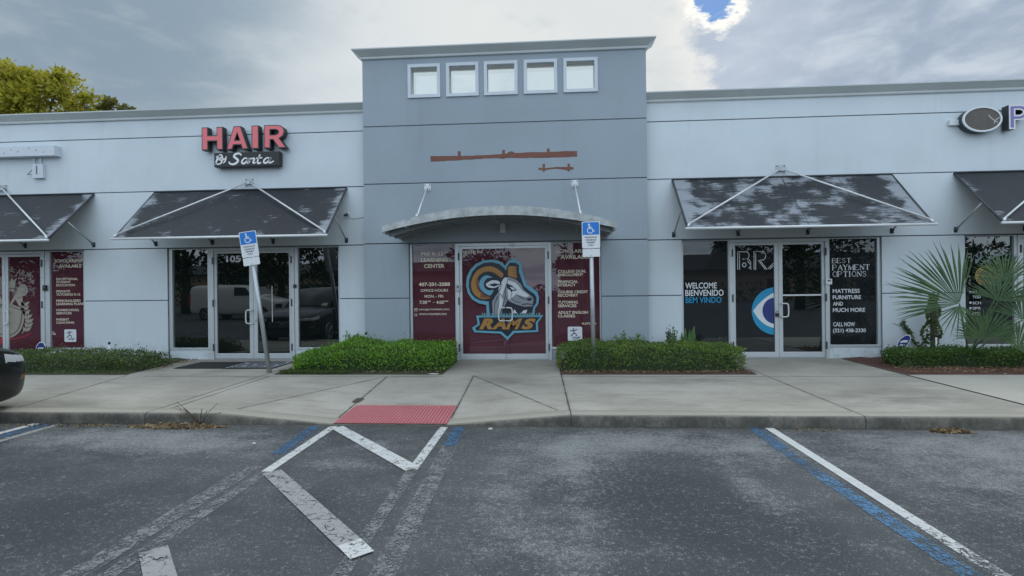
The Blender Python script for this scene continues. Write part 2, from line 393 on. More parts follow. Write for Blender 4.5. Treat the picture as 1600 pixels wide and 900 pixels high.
def asphalt():
    s = NT('asphalt'); X, Y, Z = s.sep()
    big = s.noise(0.55, 5, 0.6, off=(3, 5, 0)); mid = s.noise(2.6, 6, 0.65); fine = s.noise(75, 3, 0.7); gr = s.noise(160, 2, 0.7); mg = s.noise(24, 4, 0.7, off=(2, 9, 0))
    c = s.mix(s.ramp(s.math('ADD', s.math('MULTIPLY', big, 0.6), s.math('MULTIPLY', mid, 0.4)), 0.36, 0.64), (0.046, 0.053, 0.058), (0.080, 0.088, 0.092))
    # oil and tyre darkening
    d = 0.0
    for (x, y, rx, ry, k) in ((0.9, -6.4, 0.75, 0.75, 1.0), (1.5, -7.1, 0.5, 0.5, 0.7), (-3.7, -6.9, 1.2, 0.8, 0.7), (-1.7, -6.6, 0.35, 0.6, 0.5), (0.35, -4.62, 0.5, 0.12, 0.8), (5.6, -4.7, 0.8, 0.15, 0.7), (-5.0, -6.1, 0.8, 0.3, 0.5), (3.4, -4.75, 0.4, 0.12, 0.5)):
        d = s.math('ADD', d, s.math('MULTIPLY', s.gauss(X, Y, x, y, rx, ry), k))
    c = s.mix(s.math('MULTIPLY', s.ramp(s.math('MULTIPLY', d, s.math('ADD', mid, 0.45)), 0.12, 0.8), 0.72), c, (0.030, 0.038, 0.046))
    # pale worn patches where the binder has gone: the stones show, denser in the worn places
    w = 0.0
    for (x, y, rx, ry, k) in ((0.9, -4.95, 0.95, 0.42, 1.0), (0.2, -5.5, 0.45, 0.6, 0.7), (-4.6, -4.95, 1.5, 0.36, 1.0), (-3.6, -5.3, 1.0, 0.35, 0.6), (4.7, -4.95, 1.8, 0.5, 0.95), (3.9, -5.7, 1.2, 0.6, 0.6),
             (-1.75, -5.15, 0.22, 0.16, 0.9), (-1.8, -5.75, 0.28, 0.16, 0.7), (1.62, -6.1, 0.16, 0.55, 0.75), (4.2, -6.6, 1.2, 0.7, 0.6), (0.0, -7.1, 0.4, 0.4, 0.5), (-0.4, -6.2, 0.3, 0.8, 0.5), (2.0, -5.2, 0.4, 0.4, 0.5), (0.25, -6.3, 0.16, 0.9, 0.4), (-5.4, -6.6, 0.6, 0.3, 0.3)):
        w = s.math('ADD', w, s.math('MULTIPLY', s.gauss(X, Y, x, y, rx, ry), k))
    st = s.noise(5, 7, 0.75, stretch=(0.45, 1.1, 1), off=(1, 2, 0))
    dens = s.math('ADD', s.math('MULTIPLY', w, 0.30), s.math('MULTIPLY', s.math('SUBTRACT', s.math('ADD', mid, st), 1.0), 0.48))
    film = s.ramp(dens, 0.04, 0.40); c = s.mix(s.math('MULTIPLY', film, 0.55), c, (0.20, 0.21, 0.215))
    grain = s.ramp(s.math('ADD', s.math('MULTIPLY', s.math('ADD', fine, mg), 0.5), s.math('MULTIPLY', dens, 0.30)), 0.53, 0.63)
    c = s.mix(s.math('MULTIPLY', grain, 0.50), c, (0.29, 0.30, 0.305))
    c = s.mix(s.ramp(fine, 0.30, 0.52, 0.55, 0.0), c, (0.018, 0.021, 0.025))
    c = s.mix(s.math('MULTIPLY', s.ramp(gr, 0.62, 0.73), 0.6), c, (0.38, 0.38, 0.37))
    chips = s.ramp(s.noise(15, 3, 0.8, off=(4, 4, 0)), 0.715, 0.78)
    c = s.mix(s.math('MULTIPLY', chips, 0.65), c, (0.36, 0.36, 0.35))
    v = s.voro(1.1, vec=s.warp(0.35, 2.2)); crack = s.math('MULTIPLY', s.ramp(v, 0.007, 0.0), s.ramp(s.noise(0.8, 3), 0.54, 0.68))
    c = s.mix(s.math('MULTIPLY', crack, 0.45), c, (0.02, 0.021, 0.023))
    kd = s.math('MULTIPLY', s.ramp(s.math('ABSOLUTE', s.math('ADD', Y, 4.42)), 0.16, 0.0), s.ramp(s.noise(9, 5, 0.7), 0.35, 0.65))
    c = s.mix(s.math('MULTIPLY', kd, 0.75), c, (0.075, 0.062, 0.045))
    s.put(s.b.inputs['Base Color'], c); s.b.inputs['Roughness'].default_value = 0.85; s.b.inputs['Specular IOR Level'].default_value = 0.3
    s.bump(s.math('ADD', s.math('MULTIPLY', gr, 0.7), fine), 0.25, 0.003); return s.m
M['asphalt'] = asphalt()

JOINTS = [((-3.98, -4.4), (-2.64, -1.9)), ((-2.55, -4.4), (-2.64, -1.9)), ((-1.15, -4.4), (-1.2, -1.85)), ((-1.2, -1.85), (0.28, -4.4)),
          ((0.28, -4.45), (0.23, -0.1)), ((3.53, -4.4), (3.5, -0.2)), ((-4.87, -4.4), (-4.82, -0.3)), ((-7.3, -1.8), (-6.75, -4.3)),
          ((-6.9, -1.92), (-1.7, -1.91)), ((-4.72, -4.4), (-4.68, -1.9)), ((0.23, -1.95), (5.68, -1.9)), ((-10.4, -4.4), (-10.4, -1.8))]
def concrete(name, a, b, joints=True, dirt=1.0):
    s = NT(name); X, Y, Z = s.sep()
    c = s.mix(s.ramp(s.noise(0.9, 6, 0.62), 0.3, 0.72), a, b)
    st = s.ramp(s.noise(3.2, 7, 0.7, stretch=(0.45, 1.3, 1)), 0.45, 0.78)
    c = s.mix(s.math('MULTIPLY', st, 0.55*dirt), c, tuple(k*0.52 for k in a))
    c = s.mix(s.math('MULTIPLY', s.ramp(s.noise(26, 5, 0.75), 0.50, 0.74), 0.35), c, tuple(k*0.6 for k in a))
    c = s.mix(s.math('MULTIPLY', s.ramp(s.noise(140, 2, 0.7), 0.60, 0.74), 0.30), c, (0.46, 0.45, 0.43))
    if dirt > 0.5:
        blot = s.math('ADD', s.gauss(X, Y, 4.4, -3.5, 1.3, 0.5), s.math('ADD', s.gauss(X, Y, 2.2, -2.3, 1.3, 0.3), s.math('ADD', s.gauss(X, Y, -6.3, -4.0, 0.9, 0.3), s.gauss(X, Y, -0.5, -2.3, 0.7, 0.4))))
        c = s.mix(s.math('MULTIPLY', s.math('MULTIPLY', blot, s.ramp(s.noise(4, 6, 0.7, stretch=(0.4, 1, 1)), 0.3, 0.65)), 0.7), c, tuple(k*0.5 for k in a))
        edge = s.math('MULTIPLY', s.ramp(Y, -4.05, -4.38), s.ramp(s.noise(6, 5, 0.7), 0.3, 0.7)); c = s.mix(s.math('MULTIPLY', edge, 0.35), c, tuple(k*0.55 for k in a))
        hole = s.math('MULTIPLY', s.ramp(s.seg(X, Y, (-2.60, -3.44), (-2.60, -3.30)), 0.075, 0.045), 1.0)
        c = s.mix(hole, c, (0.07, 0.06, 0.05))
    h = s.math('ADD', s.noise(60, 5, 0.7), s.math('MULTIPLY', s.noise(8, 3), 0.6))
    if joints:
        j = 9.0; wv = s.math('MULTIPLY', s.math('SUBTRACT', s.noise(5, 4, 0.7), 0.5), 0.03)
        for (p, q) in JOINTS: j = s.math('MINIMUM', j, s.seg(X, Y, p, q))
        j = s.math('ADD', j, wv)
        g = s.ramp(j, 0.013, 0.004); halo = s.ramp(j, 0.05, 0.0)
        c = s.mix(s.math('MULTIPLY', halo, 0.35), c, tuple(k*0.55 for k in a)); c = s.mix(s.math('MULTIPLY', g, 0.85), c, (0.045, 0.042, 0.036))
        h = s.math('SUBTRACT', h, s.math('MULTIPLY', g, 2.5))
    s.put(s.b.inputs['Base Color'], c); s.b.inputs['Roughness'].default_value = 0.88; s.b.inputs['Specular IOR Level'].default_value = 0.3
    s.bump(h, 0.35, 0.006); return s.m
M['conc'] = concrete('old_concrete', (0.315, 0.298, 0.255), (0.42, 0.40, 0.35))
M['conc2'] = concrete('new_concrete', (0.40, 0.385, 0.335), (0.45, 0.43, 0.375), joints=False, dirt=0.25)
def kerbmat():
    s = NT('kerb_concrete'); X, Y, Z = s.sep()
    c = s.mix(s.noise(0.9, 6, 0.62), (0.29, 0.27, 0.225), (0.39, 0.365, 0.312)); c = s.mix(s.math('MULTIPLY', s.ramp(s.noise(26, 5, 0.75), 0.45, 0.74), 0.4), c, (0.17, 0.16, 0.135))
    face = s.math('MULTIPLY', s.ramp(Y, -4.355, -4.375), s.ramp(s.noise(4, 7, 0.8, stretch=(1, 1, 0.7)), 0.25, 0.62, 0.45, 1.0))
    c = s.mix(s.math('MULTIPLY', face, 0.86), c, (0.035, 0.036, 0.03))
    j = 9.0
    for x in (-4.87, 0.28, 3.53, 5.69, -7.9, 8.7): j = s.math('MINIMUM', j, s.math('ABSOLUTE', s.math('SUBTRACT', X, x)))
    c = s.mix(s.math('MULTIPLY', s.ramp(j, 0.012, 0.004), 0.85), c, (0.04, 0.04, 0.035))
    s.put(s.b.inputs['Base Color'], c); s.b.inputs['Roughness'].default_value = 0.9; s.bump(s.noise(45, 5, 0.75), 0.5, 0.008); return s.m
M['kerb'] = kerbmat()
def paint(name, col, wear, x_scale=1.0, ramp_y=None):
    """road paint that has flaked off: transparent where it is gone.  ramp_y=(y_full, y_gone) adds wear along the line"""
    s = NT(name); X, Y, Z = s.sep()
    n = s.math('ADD', s.math('MULTIPLY', s.noise(38, 5, 0.75), 0.55), s.math('MULTIPLY', s.noise(7, 5, 0.7), 0.45))
    cr = s.ramp(s.voro(9, vec=s.warp(0.12, 9)), 0.05, 0.0)
    w = wear
    if ramp_y: w = s.math('ADD', wear, s.ramp(Y, ramp_y[0], ramp_y[1], 0.0, ramp_y[2]))
    th = s.math('SUBTRACT', 0.78, s.math('MULTIPLY', w, 0.55))
    gone = s.ramp(s.math('SUBTRACT', s.math('ADD', n, s.math('MULTIPLY', cr, 0.12)), th), -0.07, 0.10)
    s.put(s.b.inputs['Base Color'], s.mix(s.noise(11, 5, 0.7), tuple(c*0.72 for c in col), col)); s.b.inputs['Roughness'].default_value = 0.7
    t = s.N.new('ShaderNodeBsdfTransparent'); mx = s.N.new('ShaderNodeMixShader')
    s.L.new(gone, mx.inputs[0]); s.L.new(s.b.outputs[0], mx.inputs[1]); s.L.new(t.outputs[0], mx.inputs[2]); s.L.new(mx.outputs[0], s.out.inputs[0])
    s.bump(s.noise(120, 3, 0.7), 0.3, 0.004)
    return s.m
PW = (0.56, 0.58, 0.58); PB = (0.045, 0.135, 0.26); PG = (0.20, 0.21, 0.215)
M['p_fresh'] = paint('white_line_paint', PW, 0.36); M['p_old'] = paint('worn_white_paint', PG, 0.52)
M['p_mid'] = paint('scuffed_white_paint', (0.30, 0.31, 0.31), 0.36)
M['p_C'] = paint('long_white_paint', PW, 0.22, ramp_y=(-6.1, -7.4, 0.36)); M['p_blueC'] = paint('long_blue_paint', (0.075, 0.195, 0.35), 0.49, ramp_y=(-6.6, -7.6, 0.08))
M['p_blue'] = paint('blue_line_paint', PB, 0.49); M['p_blueold'] = paint('worn_blue_paint', PB, 0.54)
M['p_gap'] = simple('sealed_strip', (0.05, 0.055, 0.062), 0.8, bump=0.4)

# ================================================================== ground
def zs(y): return 0.13+0.008*(y+4.38)
def ztop(x, y):
    z = zs(y); t = min(1, max(0, (y+4.38)/2.45)); zr = 0.008+t*(zs(-1.93)-0.008)
    pl, pr = -2.55-0.07*t, -1.16-0.04*t; xl, xr = -4.0+1.36*t, 0.28-1.48*t
    if y > -1.93 or x <= xl or x >= xr: return z
    if pl <= x <= pr: return zr
    s_ = (pl-x)/(pl-xl) if x < pl else (x-pr)/(xr-pr)
    return zr+(z-zr)*min(1, max(0, s_))
b = MB(); b.face([(-260, -260, 0), (260, -260, 0), (260, 200, 0), (-260, 200, 0)])
b.build('parking_lot', M['asphalt'], kind='structure')
def grid(name, xs, ys, zf, m, smooth=True, kind='structure'):
    nx = len(xs); v = [(x, y, zf(x, y)) for y in ys for x in xs]
    f = [(j*nx+i, j*nx+i+1, (j+1)*nx+i+1, (j+1)*nx+i) for j in range(len(ys)-1) for i in range(nx-1)]
    k = MB(); k.v = v; k.f = f; k.m = [0]*len(f); return k.build(name, m, smooth=smooth, kind=kind)
rx = list(np.arange(-4.1, 0.42, 0.06)); ry = list(np.linspace(-4.36, -1.9, 28))+[0.14]
grid('sidewalk', [-60, -10]+rx+[3, 5.685], ry, ztop, M['conc'])
grid('new_sidewalk', [5.71, 60], [-4.36, 0.14], lambda x, y: zs(y)+0.006, M['conc2'])
k = MB(); xs = [-60, -10, -6]+rx+[3, 8, 60]
prof = lambda x: [(-4.38, -0.05), (-4.385, ztop(x, -4.38)*0.55), (-4.38, max(0.004, ztop(x, -4.38)-0.028)), (-4.37, max(0.006, ztop(x, -4.38)-0.009)), (-4.345, max(0.008, ztop(x, -4.36)+0.002)), (-4.16, ztop(x, -4.16)+0.003), (-4.15, ztop(x, -4.15)-0.01)]
for x in xs: k.v += [(x, y, z) for (y, z) in prof(x)]
for i in range(len(xs)-1):
    for j in range(6): k.f.append((i*7+j, i*7+j+7, i*7+j+8, i*7+j+1)); k.m.append(0)
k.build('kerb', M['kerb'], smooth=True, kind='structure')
# tactile warning pad of red truncated domes set in the ramp
def padmat(name, PADC):
    s = NT(name); c = s.mix(s.noise(3, 6, 0.7), PADC[0], PADC[1])
    c = s.mix(s.math('MULTIPLY', s.ramp(s.noise(40, 4, 0.7), 0.5, 0.75), 0.35), c, (0.20, 0.05, 0.06)); s.put(s.b.inputs['Base Color'], c); s.b.inputs['Roughness'].default_value = 0.7; return s.m
M['pad'] = padmat('red_tactile', ((0.27, 0.06, 0.07), (0.37, 0.095, 0.105))); M['pad2'] = padmat('red_tactile_dome', ((0.46, 0.15, 0.165), (0.56, 0.22, 0.23)))
k = MB(); x0, x1, y0, y1 = -2.53, -1.17, -4.37, -3.63
zz = lambda x, y: ztop(min(-1.22, max(-2.5, x)), y)+0.010
nx = 34; ny = 22
k.face([(x0, y0, zz(x0, y0)), (x1, y0, zz(x1, y0)), (x1, y1, zz(x1, y1)), (x0, y1, zz(x0, y1))])
for i in range(nx):
    for j in range(ny):
        cx = x0+(i+0.5)*(x1-x0)/nx; cy = y0+(j+0.5)*(y1-y0)/ny; z = zz(cx, cy); n = len(k.v)
        for r_, h_ in ((0.0145, 0), (0.008, 0.007)):
            k.v += [(cx+r_*math.cos(a*math.pi/3), cy+r_*math.sin(a*math.pi/3), z+h_*1.5) for a in range(6)]
        for a in range(6): k.f.append((n+a, n+(a+1) % 6, n+6+(a+1) % 6, n+6+a)); k.m.append(1)
        k.f.append(tuple(n+6+a for a in range(6))); k.m.append(1)
tag(k.build('tactile_pad', [M['pad'], M['pad2']]), 'red tactile warning pad with rows of small domes at the foot of the kerb ramp', 'tactile pad')
# painted markings
def mark(name, pts, m, z=0.004):
    k = MB()
    n = 1
    k.face([(x, y, z) for x, y in pts]); return k.build(name, m, kind='structure')
def line(name, p, q, w, m, z=0.004):
    d = Vector((q[0]-p[0], q[1]-p[1])).normalized(); nn = Vector((-d.y, d.x))*w/2
    return mark(name, [(p[0]+nn.x, p[1]+nn.y), (p[0]-nn.x, p[1]-nn.y), (q[0]-nn.x, q[1]-nn.y), (q[0]+nn.x, q[1]+nn.y)], m, z)
line('white_line', (-2.49, -4.45), (-2.475, -5.93), 0.095, M['p_fresh'])
line('white_line', (-2.475, -5.93), (-2.50, -10.5), 0.11, M['p_old'])
line('blue_line', (-2.72, -4.45), (-2.63, -5.45), 0.13, M['p_blue'])
line('white_line', (-2.66, -5.8), (-2.70, -10.5), 0.16, M['p_old'])
line('hatch_line', (-2.43, -4.50), (-1.19, -5.83), 0.145, M['p_fresh'], 0.008)
line('hatch_line', (-2.42, -5.94), (-1.2, -7.20), 0.155, M['p_mid'], 0.008)
line('hatch_line', (-1.25, -7.15), (-1.11, -7.30), 0.15, M['p_fresh'], 0.012)
line('hatch_line', (-2.44, -7.28), (-1.2, -8.6), 0.15, M['p_mid'], 0.008)
line('white_line', (-1.185, -4.45), (-1.19, -5.83), 0.09, M['p_fresh'])
line('white_line', (-1.19, -5.83), (-1.12, -10.5), 0.10, M['p_old'])
line('blue_line', (-1.01, -4.45), (-0.985, -5.15), 0.125, M['p_blue'])
line('white_line', (-0.985, -5.15), (-0.85, -10.5), 0.155, M['p_old'])
line('white_line', (2.48, -4.40), (2.46, -9.5), 0.095, M['p_C'])
line('blue_line', (2.325, -4.40), (2.29, -5.2), 0.14, M['p_blue'])
line('blue_line', (2.29, -5.2), (2.285, -5.85), 0.12, M['p_blueold'])
line('blue_line', (2.285, -5.85), (2.33, -9.0), 0.13, M['p_blueC'])
line('white_line', (-6.24, -4.42), (-6.3, -8.5), 0.10, M['p_fresh'])
line('blue_line', (-6.09, -4.42), (-6.14, -8.5), 0.13, M['p_blue'])
line('white_line', (-5.92, -4.45), (-5.93, -8.5), 0.10, M['p_mid'])
line('white_line', (6.15, -4.40), (6.15, -9.0), 0.095, M['p_old'])

# planting beds between sidewalk and wall
def bed(x0, x1, y0, y1, m, seed, skew0=0.0, skew1=0.0):
    n = 40; rr = np.random.default_rng(seed); ph = rr.uniform(0, 6, 6)
    xs = np.linspace(0, 1, n); ys = np.linspace(0, 1, 14); v = []
    for t in ys:
        for u in xs:
            y = y0+(y1-y0)*t; xa = x0+skew0*t; xb = x1+skew1*t; x = xa+(xb-xa)*u
            e = min(1, min(t, u*3, (1-u)*3)*7)
            v.append((x, y, zs(y)+0.008+e*(0.022+0.012*math.sin(5*x+ph[0])+0.010*math.sin(9*y+4*x+ph[1])+0.008*math.sin(17*x+ph[2]))))
    k = MB(); k.v = v; k.f = [(j*n+i, j*n+i+1, (j+1)*n+i+1, (j+1)*n+i) for j in range(13) for i in range(n-1)]; k.m = [0]*len(k.f)
    return k.build('planting_bed', m, smooth=True, kind='structure')
M['grass_soil'] = simple('mossy_soil', (0.055, 0.062, 0.03), 0.95, 0, 0.6, 18, 1.0, 50)
M['mulch'] = simple('red_mulch', (0.105, 0.045, 0.032), 0.95, 0, 0.6, 30, 1.0, 60)
bed(-13.0, -7.35, -1.78, 0.02, M['grass_soil'], 1, 0, -0.15)
bed(-4.70, -1.75, -1.76, -0.02, M['grass_soil'], 2, -0.1, 0.0)
bed(0.245, 3.42, -1.76, 0.02, M['soil'], 3, 0, 0.05)
bed(5.72, 12.5, -1.80, 0.02, M['mulch'], 4, 0.0, 0)

# ================================================================== the building
B = thing('strip_mall_building', 'long white stucco shop building with a tall grey middle entrance block and five storefronts', 'building', (0, 0, 0))
Z_OPEN, Z_WTOP, Z_JA, Z_JB, Z_JC = 2.52, 5.24, 4.86, 3.72, 1.42
GAP = 0.010
def bands(k, x0, x1, y, zlist, m=0):
    for z0, z1 in zip(zlist[:-1], zlist[1:]): k.box(x0, x1, y, y+0.02, z0+GAP, z1-GAP, m)
def wall_piece(k, x0, x1, y, zlist, th=0.26):
    bands(k, x0, x1, y, zlist); k.box(x0+0.001, x1-0.001, y+0.02, y+th, zlist[0]-0.02, zlist[-1], 1)
TX0, TX1, TY = -3.63, 2.00, -0.20
SF = {  # storefronts: opening, glass intervals (window, leaf, leaf, window), depth of the glazing
    'left': dict(op=(-13.6, -9.80), g=((-13.5, -12.68), (-12.46, -11.74), (-11.60, -10.86), (-10.63, -9.86)), y=0.08, zs=0.41, mat='wall'),
    '105': dict(op=(-7.95, -4.23), g=((-7.87, -7.09), (-6.90, -6.19), (-6.02, -5.33), (-5.13, -4.27)), y=0.08, zs=0.40, mat='wall'),
    'mid': dict(op=(-2.725, 1.095), g=((-2.67, -1.80), (-1.66, -0.80), (-0.785, 0.0), (0.10, 1.065)), y=-0.10, zs=0.41, mat='tower'),
    'right': dict(op=(2.69, 6.475), g=((2.73, 3.60), (3.74, 4.485), (4.64, 5.38), (5.52, 6.41)), y=0.08, zs=0.415, mat='wall'),
    'far': dict(op=(7.98, 11.8), g=((8.02, 8.90), (9.08, 9.82), (9.97, 10.7), (10.9, 11.75)), y=0.08, zs=0.415, mat='wall')}
def wing(x0, x1, ops):
    k = MB(); wall_piece(k, x0, x1, 0.0, [Z_OPEN, Z_JB, Z_JA, Z_WTOP])
    xs = [x0]+[v for o in ops for v in o]+[x1]
    for a, c in zip(xs[0::2], xs[1::2]):
        if c-a > 0.02: wall_piece(k, a, c, 0.0, [0.12, Z_JC, Z_OPEN])
    k.build('wall', [M['wall'], M['joint']], B)
wing(-19, TX0+0.004, [SF['left']['op'], SF['105']['op']])
wing(TX1-0.004, 19, [SF['right']['op'], SF['far']['op']])
# tower block: solid piece up to the joint, window openings cut through the top
WN = [(-2.70, -2.045), (-1.925, -1.275), (-1.167, -0.50), (-0.379, 0.28), (0.401, 1.066)]
WZ0, WZ1, TZ = 5.42, 6.09, 6.22
k = MB()
wall_piece(k, TX0, TX1, TY, [Z_OPEN, Z_JB, 4.875])
for a, c in ((TX0, SF['mid']['op'][0]), (SF['mid']['op'][1], TX1)): wall_piece(k, a, c, TY, [0.12, Z_JC, Z_OPEN])
fr = 0.012
k.box(TX0, TX1, TY, TY+0.02, 4.875+GAP, WZ0+fr); k.box(TX0+.001, TX1-.001, TY+0.02, TY+0.22, 4.855, WZ0+fr-.001, 0)
k.box(TX0, TX1, TY, TY+0.22, WZ1-fr, TZ)
ed = [TX0]+[v for a, c in WN for v in (a+fr, c-fr)]+[TX1]
for a, c in zip(ed[0::2], ed[1::2]): k.box(a, c, TY, TY+0.22, WZ0+fr, WZ1-fr)
k.box(TX0+.002, TX1-.002, TY+0.22, TY+0.9, 4.0, WZ0-.12)
k.build('tower_wall', [M['tower'], M['joint']], B)
def cornice(name, x0, x1, y, z0, z1, pr, ends, depth=0.2):
    prof = [(0.0, z0), (-0.035, z0+0.004), (-0.042, z0+0.022), (-0.035, z0+0.045), (-0.03, z0+0.05), (-pr, z1-0.03), (-pr-0.012, z1-0.022), (-pr-0.012, z1), (depth, z1+0.015)]
    k = MB(); e0, e1 = ends
    for (o, z) in prof: k.v += [(x0-(max(0, -o) if e0 else 0), y+o, z), (x1+(max(0, -o) if e1 else 0), y+o, z)]
    n = len(prof)
    for i in range(n-1): k.f.append((2*i, 2*i+1, 2*i+3, 2*i+2)); k.m.append(0)
    for side, on, x in ((0, e0, x0), (1, e1, x1)):
        sg = -1 if side == 0 else 1
        if on:                                           # mitred return along the side of the block
            base = len(k.v)
            for (o, z) in prof[:-1]: k.v.append((x+sg*max(0, -o), y+0.24, z))
            for i in range(n-2):
                q = (2*i+side, base+i, base+i+1, 2*(i+1)+side); k.f.append(q if side == 1 else tuple(reversed(q))); k.m.append(0)
    k.face([(x0-(pr if e0 else 0), y+0.195, z1+0.014), (x1+(pr if e1 else 0), y+0.195, z1+0.014), (x1+(pr if e1 else 0), y+0.24, z1+0.014), (x0-(pr if e0 else 0), y+0.24, z1+0.014)])
    return k.build(name, M['cornice'], B)
cornice('cornice', -19, TX0-0.002, 0.0, 5.235, 5.405, 0.14, (False, False))
cornice('cornice', TX1+0.002, 19, 0.0, 5.235, 5.405, 0.14, (False, False))
cornice('cornice', TX0, TX1, TY, 6.22, 6.385, 0.155, (True, True))
k = MB(); k.box(-19, -3.7, 0.27, 14, 4.95, 5.05); k.box(2.1, 19, 0.27, 14, 4.95, 5.05); k.box(-3.69, 2.09, .8, 14, 4.95, 5.05)
k.box(-19, 19, 13.7, 14, 0, 4.949); k.box(-19, -18.75, 0.27, 13.69, 0, 4.949); k.box(18.75, 19, 0.27, 13.69, 0, 4.949)
k.build('roof_deck', M['cornice'], B)
# square window openings high in the tower: frame, pane
M['reveal'] = simple('reveal_plaster', (0.85, 0.83, 0.78), 0.8)
for a, c in WN:
    k = MB(); w = 0.062; y0, y1 = TY-0.028, TY+0.06
    k.ring(a, c, WZ0, WZ1, a+w, c-w, WZ0+w, WZ1-w, y0, y1)
    a2, c2, z2, z3 = a+w-0.003, c-w+0.003, WZ0+w-0.003, WZ1-w+0.003
    # deep reveal behind the frame, open to the sky at the back
    yb = TY+0.24
    k.face([(a2, y1-.02, z3), (c2, y1-.02, z3), (c2, yb, z3), (a2, yb, z3)], 1); k.face([(a2, y1-.02, z2), (a2, yb, z2), (c2, yb, z2), (c2, y1-.02, z2)], 1)
    k.face([(a2, y1-.02, z2), (a2, y1-.02, z3), (a2, yb, z3), (a2, yb, z2)], 1); k.face([(c2, y1-.02, z2), (c2, yb, z2), (c2, yb, z3), (c2, y1-.02, z3)], 1)
    wf = k.build('window', [M['trim'], M['reveal']], B)
    q = MB(); q.box(a2+.004, c2-.004, yb-0.05, yb-0.043, z2+.004, z3-.004); q.build('pane', M['glass_clear'], wf)

# ---- storefront glazing
Z_HEAD = 2.39
def storefront(key, mats, handle_y=(0.95, 1.22), rail=0.10, slim=False):
    s = SF[key]; (w1, l1, l2, w2) = s['g']; y = s['y']; zs_ = s['zs']; x0, x1 = s['op']; zt = Z_OPEN-0.004; zf = 0.165
    out = {}
    # side windows with their low walls
    for nm, (a, c), e0, e1, m in (('w1', w1, x0, l1[0]-0.12, mats[0]), ('w2', w2, l2[1]+0.12, x1, mats[3])):
        k = MB(); k.ring(e0+.003, e1, zs_-0.03, zt, a, c, zs_+0.012, zt-0.03, y-0.045, y+0.05)
        fr_ = k.build('storefront_window', M['alu'], B, bevel=0.004)
        q = MB(); q.box(a-0.004, c+0.004, y, y+0.012, zs_+0.008, zt-0.026); out[nm] = q.build('pane', m, fr_)
        q = MB(); q.box(e0+.003, e1, y-0.03, y+0.1, 0.10, zs_-0.03); q.build('knee_wall', M[s['mat']], B)
    # door frame and the two leaves
    d0, d1 = l1[0]-0.12, l2[1]+0.12; jb = 0.062; hz = Z_HEAD+0.055
    k = MB(); k.extr([[(d0+.001, zf), (d0+jb, zf), (d0+jb, hz), (d1-jb, hz), (d1-jb, zf), (d1-.001, zf), (d1-.001, zt), (d0+.001, zt)]], y-0.055, y+0.06)
    k.box(d0+jb, d1-jb, y-0.045, y+0.05, zf-0.03, zf+0.015, 1)
    for hx in (d0+jb-0.006, d1-jb+0.006):
        for hz_ in (0.42, 1.35, 2.24): k.box(hx-0.014, hx+0.014, y-0.068, y-0.05, hz_-0.075, hz_+0.075, 2)
    out['frame'] = k.build('door_frame', [M['alu'], M['steel'], M['darkmetal']], B, bevel=0.003)
    mid = (l1[1]+l2[0])/2
    for nm, (a, c), e0, e1, m, hx in (('l1', l1, d0+jb+.004, mid-.003, mats[1], -1), ('l2', l2, mid+.003, d1-jb-.004, mats[2], 1)):
        zb = 0.29
        k = MB(); k.ring(e0, e1, zf+0.018, hz-.004, a, c, zb, Z_HEAD, y-0.03, y+0.02)
        lf = k.build('door', M['alu'], B, bevel=0.004); out['door_'+nm] = lf
        q = MB(); q.box(a-.004, c+.004, y-0.004, y+0.008, zb-.004, Z_HEAD+.004); out[nm] = q.build('pane', m, lf)
        out['edge_'+nm] = (e0, e1)
    return out
def handle(leaf, x, y, z0, z1, sx):
    k = MB(); r = 0.013
    k.tube(smooth_pts([(x, y, z0), (x+sx*0.02, y-0.06, z0), (x+sx*0.10, y-0.075, z0+0.005), (x+sx*0.125, y-0.075, z0+0.05), (x+sx*0.125, y-0.075, z1-0.05), (x+sx*0.10, y-0.075, z1-0.005), (x+sx*0.02, y-0.06, z1), (x, y, z1)], 4), r, 8)
    k.build('handle', M['bar'], leaf, smooth=True)
SL = storefront('left', (M['glass_maroon'],)*4)
S5 = storefront('105', (M['glass_dark'],)*4)
SM = storefront('mid', (M['glass_maroon'],)*4)
SR = storefront('right', (M['glass_char'], M['glass_char'], M['glass_dark'], M['glass_char']))
SX = storefront('far', (M['glass_dark'], M['glass_dark'], M['glass_dark'], M['glass_dark']))
handle(S5['door_l1'], -6.10, 0.05, 0.92, 1.20, -1)
handle(SM['door_l1'], -0.80, -0.13, 0.95, 1.21, -1); handle(SM['door_l2'], -0.785, -0.13, 0.95, 1.21, 1)
handle(SR['door_l2'], 4.585, 0.05, 0.98, 1.24, 1)
handle(SX['door_l1'], 9.88, 0.05, 0.98, 1.24, -1); handle(SL['door_l2'], -11.65, 0.05, 0.95, 1.22, 1)
# the centre stiles are covered by the printed film as well
k = MB(); k.box(-0.86, -0.795, -0.1335, -0.1315, 0.292, 2.388); k.build('film_strip', M['glass_maroon'], SM['door_l1'])
k = MB(); k.box(-0.789, -0.73, -0.1335, -0.1315, 0.292, 2.388); k.build('film_strip', M['glass_maroon'], SM['door_l2'])
k = MB(); k.box(4.645, 5.375, 0.062, 0.073, 1.385, 1.415); k.build('push_bar', M['bar'], SR['door_l2'])
